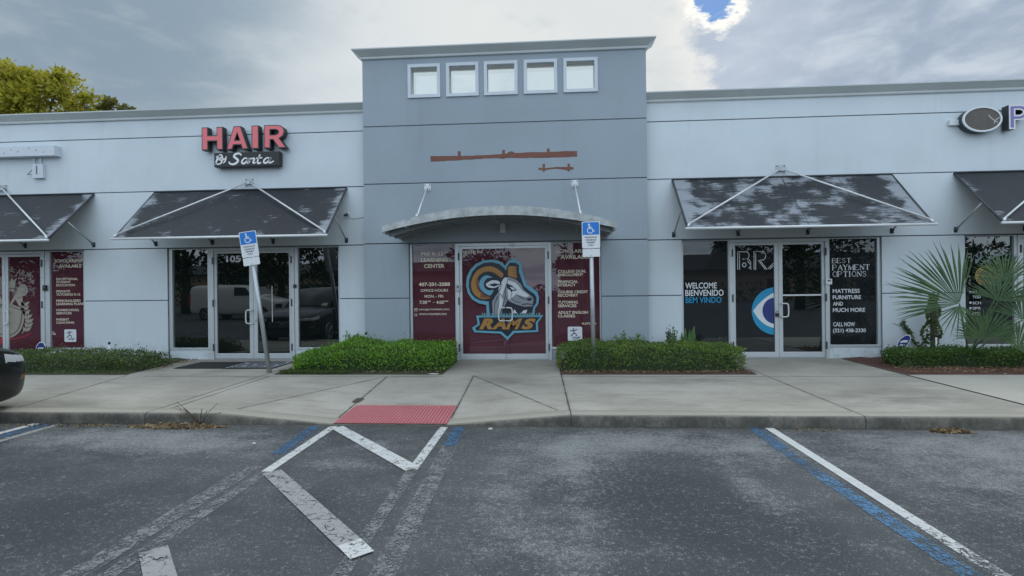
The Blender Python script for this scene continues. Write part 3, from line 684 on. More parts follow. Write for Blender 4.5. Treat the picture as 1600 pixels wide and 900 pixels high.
# small devices on the door frames
def device(x, y, z, w, h, m, parent, d=0.04, name='door_keypad', m2=None):
    k = MB(); k.box(x-w/2, x+w/2, y-d, y, z-h/2, z+h/2); k.box(x-w*0.28, x+w*0.28, y-d-.004, y-d, z+h*0.02, z+h*0.32, 1)
    k.build(name, [m, m2 or M['ink']], parent, bevel=0.004)
q = P(716, 450, -0.16); device(q.x, -0.155, q.z, 0.075, 0.13, M['steel'], SM['frame'])
q = P(1294, 440, 0.02); device(q.x, 0.025, q.z, 0.11, 0.11, M['signwhite'], SR['frame'])
q = P(71, 450, 0.02); device(q.x, 0.025, q.z, 0.07, 0.12, M['black'], SL['frame']); 
q = P(461, 447, 0.02); device(q.x, 0.025, q.z, 0.05, 0.07, M['black'], S5['frame'])
q = P(1214, 491, 0.04); k = MB(); k.box(q.x-.03, q.x+.03, 0.01, 0.045, q.z-.045, q.z+.02); k.tube(smooth_pts([(q.x-.018, .028, q.z+.015), (q.x-.018, .028, q.z+.06), (q.x, .028, q.z+.08), (q.x+.018, .028, q.z+.06), (q.x+.018, .028, q.z+.015)], 4), 0.006, 6, 1)
k.build('padlock', [M['black'], M['steel']], SR['door_l1'])
q = P(400, 501, 0.045); k = MB(); k.tube([(q.x, 0.052, q.z), (q.x, 0.035, q.z)], 0.018, 12); k.build('lock_cylinder', M['steel'], S5['door_l1'])
q = P(800, 382, -0.16); k = MB(); k.box(q.x-.045, q.x+.045, -0.19, -0.154, q.z-.03, q.z+.03); k.build('door_sensor', M['signwhite'], SM['frame'], bevel=.006)

# ---- printed lettering
YW = -0.103
z4 = Zoom(620, 360, 4.091, YW-.0)                        # centre storefront
k = MB()
for t, a0, b0, a1, b1, bo in (('PRE K-12', 155, 138, 298, 160, .03), ('TH', 302, 137, 326, 147, .02), ('LEARNING', 155, 177, 325, 200, .03), ('CENTER', 175, 215, 305, 240, .03),
                          ('407-201-2088', 140, 333, 340, 356, .035), ('OFFICE HOURS', 152, 375, 328, 392, .02), ('MON. - FRI.', 178, 412, 302, 430, .02), ('7:30', 145, 449, 193, 470, .03), ('AM', 196, 448, 216, 458, .02), ('-', 231, 459, 240, 462, .02), ('4:00', 252, 449, 302, 470, .03), ('PM', 305, 448, 328, 458, .02),
                          ('INFO@HTSAPREPS.ORG', 142, 500, 335, 513, .02), ('WWW.HTSAPREPS.ORG', 142, 529, 318, 541, .02)):
    z4.text(k, t, a0, b0, a1, b1, bold=bo*.6, y=-0.1045)
for bz in (507, 540):                                     # small envelope and globe icons
    a, b_ = z4.p(113, bz-8), z4.p(131, bz+8)
    if bz == 507: k.stroke([(a[0], a[1]), (b_[0], a[1]), (b_[0], b_[1]), (a[0], b_[1]), (a[0], a[1])], 0.009, -0.1045); k.stroke([a, ((a[0]+b_[0])/2, (a[1]+b_[1])/2), (b_[0], a[1])], 0.009, -0.1045)
    else: k.stroke([((a[0]+b_[0])/2+0.024*math.cos(i*.524), (a[1]+b_[1])/2+0.024*math.sin(i*.524)) for i in range(13)], 0.009, -0.1045)
k.build('lettering', M['cream'], SM['w1'])
k = MB(); z4.text(k, 'SUITE 104', 433, 130, 548, 148, bold=.03, y=-0.1085); k.build('lettering', M['cream'], SM['l1'])
def app_icon(k, c, h, y, m0, m1):                         # rounded tile with a leaping figure and a scribbled word
    r = h*0.2; pts = []
    for (sx, sz, st) in ((1, 1, 0), (-1, 1, 90), (-1, -1, 180), (1, -1, 270)):
        for i in range(5): an = R(st+i*22.5); pts.append((c[0]+sx*(h-r)+r*math.cos(an), c[1]+sz*(h-r)+r*math.sin(an)))
    k.flat([pts], y, m0); f = lambda x, z: (c[0]+x*h, c[1]+z*h)
    k.disc(f(-.2, .68), h*0.1, y-.001, m1, 12)
    for st in ([(-.2, .55), (-.1, .1)], [(-.65, .45), (-.2, .42), (.3, .62)], [(-.1, .1), (-.35, -.1), (-.6, -.35)], [(-.1, .1), (.15, -.05), (.2, -.35)]): k.stroke([f(*p) for p in st], h*0.13, y-.001, m1)
    k.stroke([f(*p) for p in smooth_pts([(-.35, -.7), (-.2, -.4), (-.1, -.7), (.05, -.42), (.15, -.65), (.3, -.45), (.35, -.75), (.5, -.35), (.55, -.6), (.75, -.45)], 3)], h*0.07, y-.001, m1)
k = MB()
for t, a0, b0, a1, b1 in (('SCHOLARSHIPS', 1018, 120, 1268, 143), ('AVAILABLE', 1047, 158, 1240, 182), ('COLLEGE DUAL', 1030, 252, 1210, 270), ('ENROLLMENT', 1030, 274, 1192, 292), ('FINANCIAL', 1030, 318, 1158, 336), ('LITERACY', 1030, 340, 1143, 358), ('COURSE CREDIT', 1030, 384, 1222, 402), ('RECOVERY', 1030, 406, 1160, 424),
                          ('TUTORING', 1030, 450, 1157, 468), ('SERVICES', 1030, 473, 1148, 491), ('ADULT ENGLISH', 1030, 515, 1222, 533), ('CLASSES', 1030, 538, 1140, 556), ('SUITE 104', 1183, 589, 1275, 602)):
    z4.text(k, t, a0, b0, a1, b1, bold=.02, y=-0.1045)
app_icon(k, z4.p(1139, 661), 0.142, -0.1045, 1, 2)
k.build('lettering', [M['cream'], M['lwhite'], M['navy']], SM['w2'])
z1 = Zoom(0, 380, 5.0, 0.077); k = MB()                   # left storefront
for t, a0, b0, a1, b1 in (('SCHOLARSHIPS', 425, 124, 664, 150), ('AVAILABLE', 460, 166, 637, 191), ('EXCEPTIONAL', 440, 270, 610, 289), ('STUDENT', 440, 295, 553, 312), ('EDUCATION', 440, 319, 585, 337), ('PRIVATE', 440, 367, 548, 385), ('TUTORING K-12', 440, 391, 627, 410), ('PERSONALIZED', 440, 440, 630, 458), ('LEARNING PLANS', 440, 464, 657, 484),
                          ('HOMESCHOOL', 440, 513, 620, 531), ('SERVICES', 440, 538, 560, 556), ('PARENT', 440, 587, 540, 605), ('COACHING', 440, 611, 580, 629), ('SUITE', 402, 690, 425, 698), ('106', 402, 701, 436, 716)):
    z1.text(k, t, a0, b0, a1, b1, bold=.02, y=0.0755)
app_icon(k, z1.p(550, 722), 0.135, 0.0755, 1, 2)
k.build('lettering', [M['cream'], M['lwhite'], M['navy']], SL['w2'])
# crest on the left door
M['stone'] = simple('crest_stone', (0.36, 0.33, 0.27), 0.5, 0, 0.2, 12); M['stone2'] = simple('crest_shade', (0.13, 0.105, 0.09), 0.5); M['red'] = simple('ribbon_red', (0.36, 0.015, 0.03), 0.45)
k = MB(); y = 0.0715; zz1 = Zoom(0, 380, 5.0, y); p_ = zz1.p
shield = smooth_pts([(-95, 500), (-30, 490), (55, 468), (140, 495), (192, 515), (190, 580), (175, 650), (135, 710), (55, 745), (-40, 705), (-80, 620), (-95, 500)], 4)[:-1]
k.flat([[p_(*q) for q in reversed(shield)]], y, 0)
k.flat([[p_(*q) for q in reversed([(55+(a-55)*.88, 600+(b_-600)*.88) for a, b_ in shield])]], y-.001, 1)
k.flat([[p_(*q) for q in reversed([(55+(a-55)*.80, 600+(b_-600)*.82) for a, b_ in shield])]], y-.002, 0)
k.flat([[p_(*q) for q in ((32, 735), (74, 735), (74, 480), (52, 470), (32, 480))]], y-.003, 3)
for st in ([(53, 500), (53, 560)], [(40, 540), (66, 540)], [(36, 612), (70, 612)], [(53, 590), (53, 680)], [(40, 640), (66, 660)]): k.stroke([p_(*q) for q in st], 0.02, y-.004, 1)
k.flat([[p_(*q) for q in ((-60, 800), (75, 775), (75, 735), (-60, 745))]], y-.005, 2)
k.stroke([p_(*q) for q in smooth_pts([(75, 755), (130, 745), (190, 728), (245, 705)], 4)], 0.028, y-.005, 2)
k.flat([[p_(*q) for q in ((22, 372), (112, 374), (122, 300), (132, 265), (108, 292), (92, 268), (80, 300), (66, 280), (58, 232), (50, 280), (36, 300), (24, 268), (10, 292), (-5, 262), (12, 310))]], y, 0)   # crown
k.stroke([p_(20, 352), p_(114, 354)], 0.03, y-.001, 1); k.stroke([p_(44, 300), p_(70, 300)], 0.02, y-.001, 1)
fig = [(78, 470), (105, 420), (120, 395), (132, 380), (140, 345), (165, 322), (195, 322), (217, 350), (215, 388), (196, 410), (175, 412), (178, 450), (195, 500), (150, 492), (120, 440), (92, 478)]
k.flat([[p_(*q) for q in reversed(fig)]], y, 0)
k.stroke([p_(*q) for q in smooth_pts([(150, 352), (172, 340), (195, 350), (200, 378), (182, 390), (172, 372)], 4)], 0.012, y-.001, 1); k.stroke([p_(132, 430), p_(172, 420)], 0.012, y-.001, 1)
k.flat([[p_(*q) for q in reversed([(-60, 500), (-30, 430), (0, 410), (12, 430), (32, 465), (20, 485)])]], y, 0)
for i in range(7):                                         # laurel
    cx, cz = 205+(i % 2)*0+18*math.sin(i*.9), 690-i*33
    for sg in (-1, 1):
        an = R(60-8*i)*1.0; L_ = 46; w_ = 15
        tx, tz = cx+sg*L_*0.75+8, cz-L_*0.8
        k.flat([[p_(cx, cz), p_(cx+sg*w_*1.6, cz-6), p_(tx, tz), p_(cx+sg*2, cz-w_*1.7)][::(1 if sg > 0 else -1)]], y, 0)
k.stroke([p_(*q) for q in smooth_pts([(170, 705), (205, 660), (222, 600), (218, 520), (205, 470)], 4)], 0.016, y+.001, 0)
for ch, a, b_, an in (('R', 40, 205, 4), ('A', 72, 202, 0), ('L', 103, 205, -8), ('A', 150, 222, -22), ('R', 180, 236, -28), ('T', 210, 252, -35), ('S', 238, 268, -42)):
    c = p_(a, b_); text(k, ch, c[0]-.042, c[0]+.042, c[1]-.062, c[1]+.062, y, 0, 0.0, 0, R(an))
k.build('crest', [M['stone'], M['stone2'], M['red'], M['cream']], SL['l2'])
# right storefront
z3 = Zoom(1040, 350, 3.914, 0.077); k = MB()
for t, a0, b0, a1, b1, m in (('WELCOME', 120, 358, 313, 395, 0), ('BIENVENIDO', 120, 402, 355, 440, 0), ('BEM VINDO', 122, 446, 342, 483, 1)): z3.text(k, t, a0, b0, a1, b1, m, bold=.018, y=0.0755)
k.build('lettering', [M['lwhite'], M['cyan']], SR['w1'])
SER = {'B': [((0, 0), (0, 1), 2), ((0, 1), (.55, .98), (.66, .78), (.5, .55), (0, .53)), ((.45, .54), (.72, .42), (.72, .14), (.5, 0), (0, 0))], 'E': [((0, 0), (0, 1), 2), ((0, 1), (.68, 1), (.68, .82)), ((0, .52), (.5, .52)), ((0, 0), (.7, 0), (.72, .2))], 'S': [((.62, .78), (.55, .97), (.3, 1), (.08, .86), (.1, .66), (.35, .54), (.6, .42), (.66, .2), (.45, 0), (.2, .02), (.06, .22))],
       'T': [((.42, 0), (.42, 1), 2), ((.02, .8), (.02, 1), (.82, 1), (.82, .8))], 'P': [((0, 0), (0, 1), 2), ((0, 1), (.5, .99), (.7, .84), (.7, .62), (.5, .48), (0, .47))], 'A': [((.05, 0), (.42, 1)), ((.42, 1), (.8, 0), 3), ((.2, .35), (.65, .35))], 'Y': [((.42, 0), (.42, .48), 2), ((.05, 1), (.42, .48), 3), ((.42, .48), (.78, 1))],
       'M': [((.05, 0), (.08, 1)), ((.08, 1), (.5, .05), 3), ((.5, .05), (.92, 1)), ((.95, 0), (.92, 1), 2)], 'N': [((.05, 0), (.05, 1)), ((.05, 1), (.75, 0), 3), ((.75, 0), (.75, 1))], 'O': [tuple((.4+.38*math.cos(i*math.pi/8), .5+.5*math.sin(i*math.pi/8)) for i in range(17))], 'I': [((.2, 0), (.2, 1), 2)]}
def serif(k, word, x0, x1, z0, z1, y, m):
    adv = [0.62 if c == 'I' else (1.2 if c == 'M' else 0.98) for c in word]; tot = sum(adv); sc_ = (x1-x0)/tot; h = z1-z0; x = x0
    for c, a in zip(word, adv):
        for st in SER[c]:
            w = 0.075
            if isinstance(st[-1], int): w = 0.17; vert = st[-1] == 2; st = st[:-1]
            else: vert = False
            pts = [(x+q[0]*sc_, z0+q[1]*h) for q in st]; k.stroke(pts, [w*h]*len(pts), y, m)
            if len(st) == 2:
                for q in pts:
                    if abs(q[1]-z0) < .01*h or abs(q[1]-z1) < .01*h: k.stroke([(q[0]-.15*h, q[1]), (q[0]+.15*h, q[1])], 0.07*h, y-.0005, m)
        x += a*sc_
k = MB()
for t, a0, b0, a1, b1 in (('BEST', 1020, 209, 1137, 238), ('PAYMENT', 1022, 249, 1252, 281), ('OPTIONS', 1022, 290, 1236, 321)):
    m_ = (b0+b1)/2; serif(k, t, z3.p(a0, m_)[0], z3.p(a1, m_)[0], z3.p((a0+a1)/2, b1)[1], z3.p((a0+a1)/2, b0)[1], 0.0755, 0)
for t, a0, b0, a1, b1 in (('MATTRESS', 1022, 397, 1187, 422), ('FURNITURE', 1022, 436, 1195, 460), ('AND', 1023, 476, 1085, 499), ('MUCH MORE', 1023, 513, 1220, 538), ('CALL NOW', 1025, 600, 1158, 626), ('(321) 438-2330', 1023, 639, 1225, 669)): z3.text(k, t, a0, b0, a1, b1, bold=.018, y=0.0755)
k.build('lettering', M['lwhite'], SR['w2'])
y = 0.0735; z3b = Zoom(1040, 350, 3.914, y); p_ = z3b.p; k = MB()
def arc(cx, cz, rx_, rz_, a0, a1, n=16): return [(cx+rx_*math.cos(R(a0+(a1-a0)*i/n)), cz-rz_*math.sin(R(a0+(a1-a0)*i/n))) for i in range(n+1)]
for st in ([(441, 280), (441, 168)], [(452, 280), (452, 178)]): k.stroke([p_(*q) for q in st], 0.012, y, 0)
for st in ([(441, 170), (490, 170)]+arc(492, 192, 18, 22, 90, -90)+[(480, 215)], [(470, 215)]+arc(495, 245, 26, 32, 90, -60), arc(481, 250, 11, 12, 0, 360), [(500, 225), (520, 250), (522, 280)],
           [(541, 280), (541, 168), (590, 170)]+arc(592, 195, 20, 25, 90, -90)+[(565, 220), (610, 278)], [(551, 280), (551, 178)], [(575, 220), (620, 278)], [(625, 276), (658, 240)], [(638, 276), (660, 252)]):
    k.stroke([p_(*q) for q in st], 0.013, y, 0)
xe = z3b.p(661, 532)[0]
def clip(pts): return [(min(q[0], xe), q[1]) for q in pts]
c0 = (672, 532)
k.flat([list(reversed(clip([p_(*q) for q in arc(c0[0], c0[1], 145, 145, 60, 300, 30)])))[::-1]], y, 1)
eye = [p_(535, 532)]+[p_(*q) for q in smooth_pts([(535, 532), (570, 582), (615, 618), (661, 636)], 4)[1:]]+[p_(*q) for q in smooth_pts([(661, 420), (615, 448), (570, 488), (537, 528)], 4)]
k.flat([eye], y-.001, 2); k.flat([clip([p_(*q) for q in arc(668, 530, 76, 80, 85, 275, 24)])], y-.002, 3)
k.build('emblem', [M['lwhite'], M['cyan'], M['lwhite'], simple('eye_navy', (0.03, 0.045, 0.20), 0.4)], SR['l1'])
z5 = Zoom(240, 350, 3.6, 0.073); k = MB(); z5.text(k, '105', 408, 178, 490, 215, bold=.03, y=0.0735); k.build('door_number', M['lwhite'], S5['l1'])
k = MB(); q0, q1 = P(425, 447, .07), P(425, 503, .07); k.box(q0.x-.006, q0.x+.006, 0.069, 0.074, q1.z, q0.z); k.build('reflection_streak', M['bar'], S5['l2'])  # pale strip modelled in place of a bright reflection in the glass
# far right window: round yellow sticker and a short list
zf_ = Zoom(1490, 360, 4.5, 0.077); k = MB()
c = zf_.p(225, 320); k.disc(c, 0.19, 0.0765, 1, 28)
for a0, b0, a1, b1 in ((165, 290, 200, 310), (200, 283, 245, 315), (245, 288, 280, 312), (172, 325, 210, 362), (212, 330, 250, 365), (252, 325, 278, 358)):
    q0, q1 = zf_.p(a0, b1), zf_.p(a1, b0); k.stroke([(q0[0], q0[1]), (q0[0]+.02, q1[1]), (q1[0]-.02, q0[1]), (q1[0], q1[1])], 0.028, 0.0755, 2)
for t, a0, b0, a1, b1 in (('IN', 133, 425, 160, 444), ('TOD', 133, 458, 190, 478), ('SCH', 133, 500, 192, 520), ('SPR', 133, 538, 192, 557), ("IT'S", 133, 575, 190, 594)):
    zf_.text(k, t, a0, b0, a1, b1, bold=.015, y=0.0755)
for bz in (433, 508, 547): k.disc(zf_.p(118, bz), 0.022, 0.0755, 0, 10)
k.build('lettering', [M['lwhite'], simple('sticker_yellow', (0.50, 0.33, 0.08), 0.5), simple('sticker_red', (0.26, 0.03, 0.08), 0.5)], SX['w1'])

# ---- team emblem printed across the middle doors
ye = -0.1345; ze = Zoom(720, 380, 5.0, ye); p_ = ze.p
M['e_blue'] = simple('emblem_blue', (0.13, 0.38, 0.50), 0.4, 0, 0.05); M['e_navy'] = simple('emblem_navy', (0.008, 0.014, 0.028), 0.4, 0, 0)
M['e_gold'] = simple('emblem_gold', (0.40, 0.20, 0.045), 0.4, 0, 0.1); M['e_grey'] = simple('emblem_grey', (0.27, 0.29, 0.33), 0.4, 0, 0.05); M['e_white'] = simple('emblem_white', (0.66, 0.70, 0.74), 0.4, 0, 0.03)
M['e_brown'] = simple('emblem_brown', (0.20, 0.07, 0.03), 0.4, 0, 0.05); M['e_teal'] = simple('emblem_teal', (0.14, 0.30, 0.33), 0.4, 0, 0.05)
k = MB()
def pl(pts, d, m, sm=0):
    q = smooth_pts(pts+[pts[0]], sm)[:-1] if sm else pts
    k.flat([[p_(*t) for t in q]], ye-d*0.0012, m)
pl([(345, 178), (325, 150), (290, 135), (240, 128), (180, 135), (120, 160), (75, 205), (48, 260), (40, 325), (55, 390), (90, 440), (140, 470), (200, 482), (202, 565), (575, 560), (580, 510), (605, 475), (612, 430), (600, 385), (560, 350), (515, 322), (495, 270), (478, 215), (475, 165), (450, 135), (410, 125), (375, 132), (358, 160)], 0, 0)
pl([(120, 565), (645, 562), (602, 622), (606, 692), (415, 702), (366, 756), (308, 706), (105, 696), (88, 660), (132, 632)], 1, 0)
pl([(352, 212), (335, 190), (300, 162), (240, 148), (180, 155), (128, 180), (88, 225), (66, 285), (62, 340), (78, 392), (110, 428), (150, 447), (218, 455), (226, 565), (556, 560), (566, 500), (590, 466), (592, 425), (575, 397), (535, 370), (494, 335), (474, 278), (455, 222), (455, 172), (432, 154), (386, 152), (366, 172)], 2, 1)
pl([(140, 580), (622, 577), (586, 618), (588, 680), (408, 684), (366, 732), (318, 690), (122, 682), (112, 662), (150, 636)], 2, 1)
pl([(334, 240), (292, 205), (240, 182), (185, 185), (130, 212), (95, 262), (80, 320), (90, 375), (122, 415), (170, 436), (232, 428), (200, 410), (155, 390), (125, 350), (120, 305), (135, 262), (170, 232), (215, 222), (262, 232), (318, 270)], 3, 2, 3)
pl([(150, 422), (200, 430), (232, 428), (200, 410), (158, 392)], 4, 5)
pl([(120, 305), (128, 275), (145, 300), (140, 345), (165, 385), (200, 410), (150, 388), (124, 350)], 4, 5, 2)
for i in range(11):                                       # ridges of the horn
    an = R(38+i*14); cx, cz = 222, 318
    k.stroke([p_(cx+98*math.cos(an), cz-96*math.sin(an)), p_(cx+118*math.cos(an-.06), cz-116*math.sin(an-.06))], [0.014, 0.005], ye-.006, 5)
pl([(250, 268), (205, 250), (165, 268), (142, 320), (158, 365), (195, 395), (232, 408), (256, 365), (222, 370), (188, 350), (180, 312), (205, 275)], 3, 0, 2)
pl([(368, 192), (378, 178), (432, 182), (438, 272), (405, 284), (370, 268)], 3, 2)
for i in range(4): k.stroke([p_(400, 198+i*22), p_(434, 204+i*22)], [0.006, 0.02], ye-.006, 5)
pl([(305, 322), (338, 270), (380, 265), (432, 284), (470, 320), (492, 362), (532, 396), (562, 420), (572, 455), (560, 492), (500, 496), (440, 482), (400, 466), (366, 452), (352, 482), (330, 520), (322, 562), (250, 562), (245, 450), (270, 408), (292, 370)], 4, 3)
pl([(365, 268), (338, 270), (305, 322), (292, 372), (322, 410), (352, 330)], 5, 4); pl([(305, 400), (330, 440), (318, 520), (296, 560), (300, 470)], 5, 4); pl([(366, 290), (430, 310), (480, 370), (535, 408), (500, 420), (430, 400), (372, 440)], 5, 4, 2)
pl([(196, 312), (240, 288), (292, 294), (314, 322), (272, 348), (225, 348), (200, 334)], 5, 4, 2); pl([(215, 326), (262, 312), (306, 322), (262, 340)], 6, 1)
pl([(356, 312), (402, 332), (440, 368), (402, 374), (400, 392), (388, 370), (360, 350)], 6, 1); pl([(382, 340), (408, 346), (428, 364), (400, 362)], 7, 4)
pl([(508, 434), (552, 424), (556, 444), (528, 452)], 6, 1); k.stroke([p_(478, 478), p_(520, 474), p_(566, 478), p_(572, 440)], 0.02, ye-.0078, 1); k.stroke([p_(432, 395), p_(470, 425), p_(508, 440)], [.006, .018, .01], ye-.0078, 1)
pl([(372, 458), (420, 492), (500, 506), (524, 520), (500, 548), (390, 556), (362, 500)], 6, 1); pl([(398, 548), (420, 515), (440, 548)], 7, 4); pl([(470, 548), (490, 525), (520, 520), (510, 548)], 7, 4)
for st, w in (([(305, 322), (338, 268), (382, 262), (432, 282), (472, 318), (494, 360), (534, 394), (566, 420)], .016), ([(322, 562), (330, 520), (352, 482), (366, 450)], .022), ([(352, 330), (345, 380), (360, 440), (410, 472), (500, 500), (562, 494)], .014), ([(400, 392), (392, 420), (420, 450), (470, 466)], .010), ([(246, 450), (270, 408), (300, 372)], .018), ([(196, 314), (240, 288), (294, 292), (316, 322), (272, 350), (222, 350), (198, 334)], .014), ([(344, 420), (336, 470), (310, 540)], .012)):
    k.stroke([p_(*q) for q in smooth_pts(st, 3)], w, ye-.0085, 1)
k.stroke([p_(290, 415), p_(266, 470), p_(262, 550)], [.02, .012, .006], ye-.0078, 1); k.stroke([p_(240, 400), p_(300, 372), p_(322, 330)], [.004, .022, .006], ye-.0078, 1)
rr_ = random.Random(3); x = 162
while x < 610:                                            # row of tiny teal letters, too small to read
    w = rr_.uniform(9, 17); h0 = 545+rr_.uniform(-3, 3)
    pl([(x, 570), (x+w, 570), (x+w*.9, h0), (x+w*.2, h0)], 8, 6); x += w+rr_.choice((3, 3, 4, 9))
v = Zoom(720, 380, 5.0, ye-.0045)
for (t, a0, a1) in (('R', 143, 252), ('A', 240, 352), ('M', 350, 480), ('S', 472, 586)):
    text(k, t, p_(a0, 630)[0], p_(a1, 630)[0], p_((a0+a1)/2, 673)[1], p_((a0+a1)/2, 588)[1], ye-.0050, 2, .055, .35)
    text(k, t, p_(a0+8, 652)[0], p_(a1-40, 652)[0], p_((a0+a1)/2, 670)[1], p_((a0+a1)/2, 645)[1], ye-.0062, 5, .0, .35) if False else None
k.stroke([p_(318, 708), p_(366, 744), p_(408, 706)], 0.02, ye-.004, 0)
k.build('emblem', [M['e_blue'], M['e_navy'], M['e_gold'], M['e_grey'], M['e_white'], M['e_brown'], M['e_teal']], SM['l1'])

# brown primer left where an old sign was taken down
M['primer'] = simple('brown_primer', (0.205, 0.085, 0.062), 0.8, 0, 0.3, 7)
zt_ = Zoom(540, 40, 3.2, TY-0.003); p_ = zt_.p; k = MB(); rr_ = random.Random(5)
def rough(pts, amp=1.2):
    out = []
    for i in range(len(pts)):
        a, b_ = pts[i], pts[(i+1) % len(pts)]; n = max(1, int(math.hypot(b_[0]-a[0], b_[1]-a[1])/22))
        for j in range(n): out.append((a[0]+(b_[0]-a[0])*j/n+rr_.uniform(-amp, amp), a[1]+(b_[1]-a[1])*j/n+rr_.uniform(-amp, amp)))
    return out
k.flat([[p_(*q) for q in rough([(424, 651), (560, 652), (700, 648), (790, 640), (830, 636), (1000, 632), (1158, 626), (1158, 655), (1000, 660), (830, 662), (700, 664), (560, 673), (424, 680)])]], TY-.003)
for a in (568, 789, 1013): k.flat([[p_(*q) for q in rough([(a-7, 672-(a-568)*.03), (a-6, 628-(a-568)*.03), (a+7, 628-(a-568)*.03), (a+7, 672-(a-568)*.03)], .8)]], TY-.005)
k.flat([[p_(*q) for q in rough([(963, 710), (1000, 712), (1060, 706), (1138, 706), (1140, 718), (1110, 722), (1050, 715), (1000, 722), (965, 722)])]], TY-.003)
for a in (991, 1116): k.flat([[p_(*q) for q in rough([(a-6, 730), (a-6, 692), (a+6, 690), (a+6, 728)], .8)]], TY-.005)
k.stroke([p_(*q) for q in smooth_pts([(805, 648), (815, 636), (832, 632), (845, 640)], 3)], 0.025, TY-.006); c = p_(827, 654); k.disc(c, 0.02, TY-.007, 1, 8)
k.build('sign_scar', [M['primer'], M['ink']], B)

# ================================================================== awnings
def awning_mat(name, amount, seed):
    s = NT(name); X, Y, Z = s.sep()
    base = s.mix(s.noise(2.5, 5, off=(seed, 0, 0)), (0.014, 0.016, 0.020), (0.027, 0.031, 0.036))
    a = s.noise(2.0, 3, 0.5, stretch=(1.1, 1.5, 1.5), off=(seed*3.1, seed, 0)); b_ = s.noise(11, 6, 0.75, stretch=(0.30, 2.2, 2.2), off=(seed, 2, 1)); c_ = s.noise(4.5, 6, 0.7, off=(1, seed*2, 4))
    edge = s.math('MULTIPLY', s.ramp(s.math('ABSOLUTE', X), 1.72, 2.04), 0.14)
    v = s.math('ADD', s.math('ADD', s.math('MULTIPLY', a, 0.50), s.math('MULTIPLY', b_, 0.36)), s.math('ADD', s.math('MULTIPLY', c_, 0.22), edge))
    f = s.ramp(v, amount+0.02, amount+0.13)
    c = s.mix(s.math('MULTIPLY', f, 0.75), base, (0.34, 0.37, 0.41))
    seam = 9.0
    for x in (-1.02, 0.02, 1.05): seam = s.math('MINIMUM', seam, s.math('ABSOLUTE', s.math('SUBTRACT', X, x)))
    c = s.mix(s.math('MULTIPLY', s.ramp(seam, 0.012, 0.004), 0.6), c, (0.012, 0.013, 0.015))
    c = s.mix(s.math('MULTIPLY', s.ramp(s.noise(3.5, 6, 0.75, stretch=(3.0, 0.35, 0.35), off=(seed, 0, 0)), 0.56, 0.75), 0.14), c, (0.16, 0.175, 0.19))
    s.put(s.b.inputs['Base Color'], c); s.b.inputs['Roughness'].default_value = 0.5; s.b.inputs['Specular IOR Level'].default_value = 0.35
    s.bump(s.math('ADD', s.noise(3, 4, 0.6), s.math('MULTIPLY', s.ramp(seam, 0.02, 0.0), 0.3)), 0.25, 0.03); return s.m
AW_Z0, AW_Z1, AW_P, AW_H = 3.705, 2.63, 1.05, 2.065
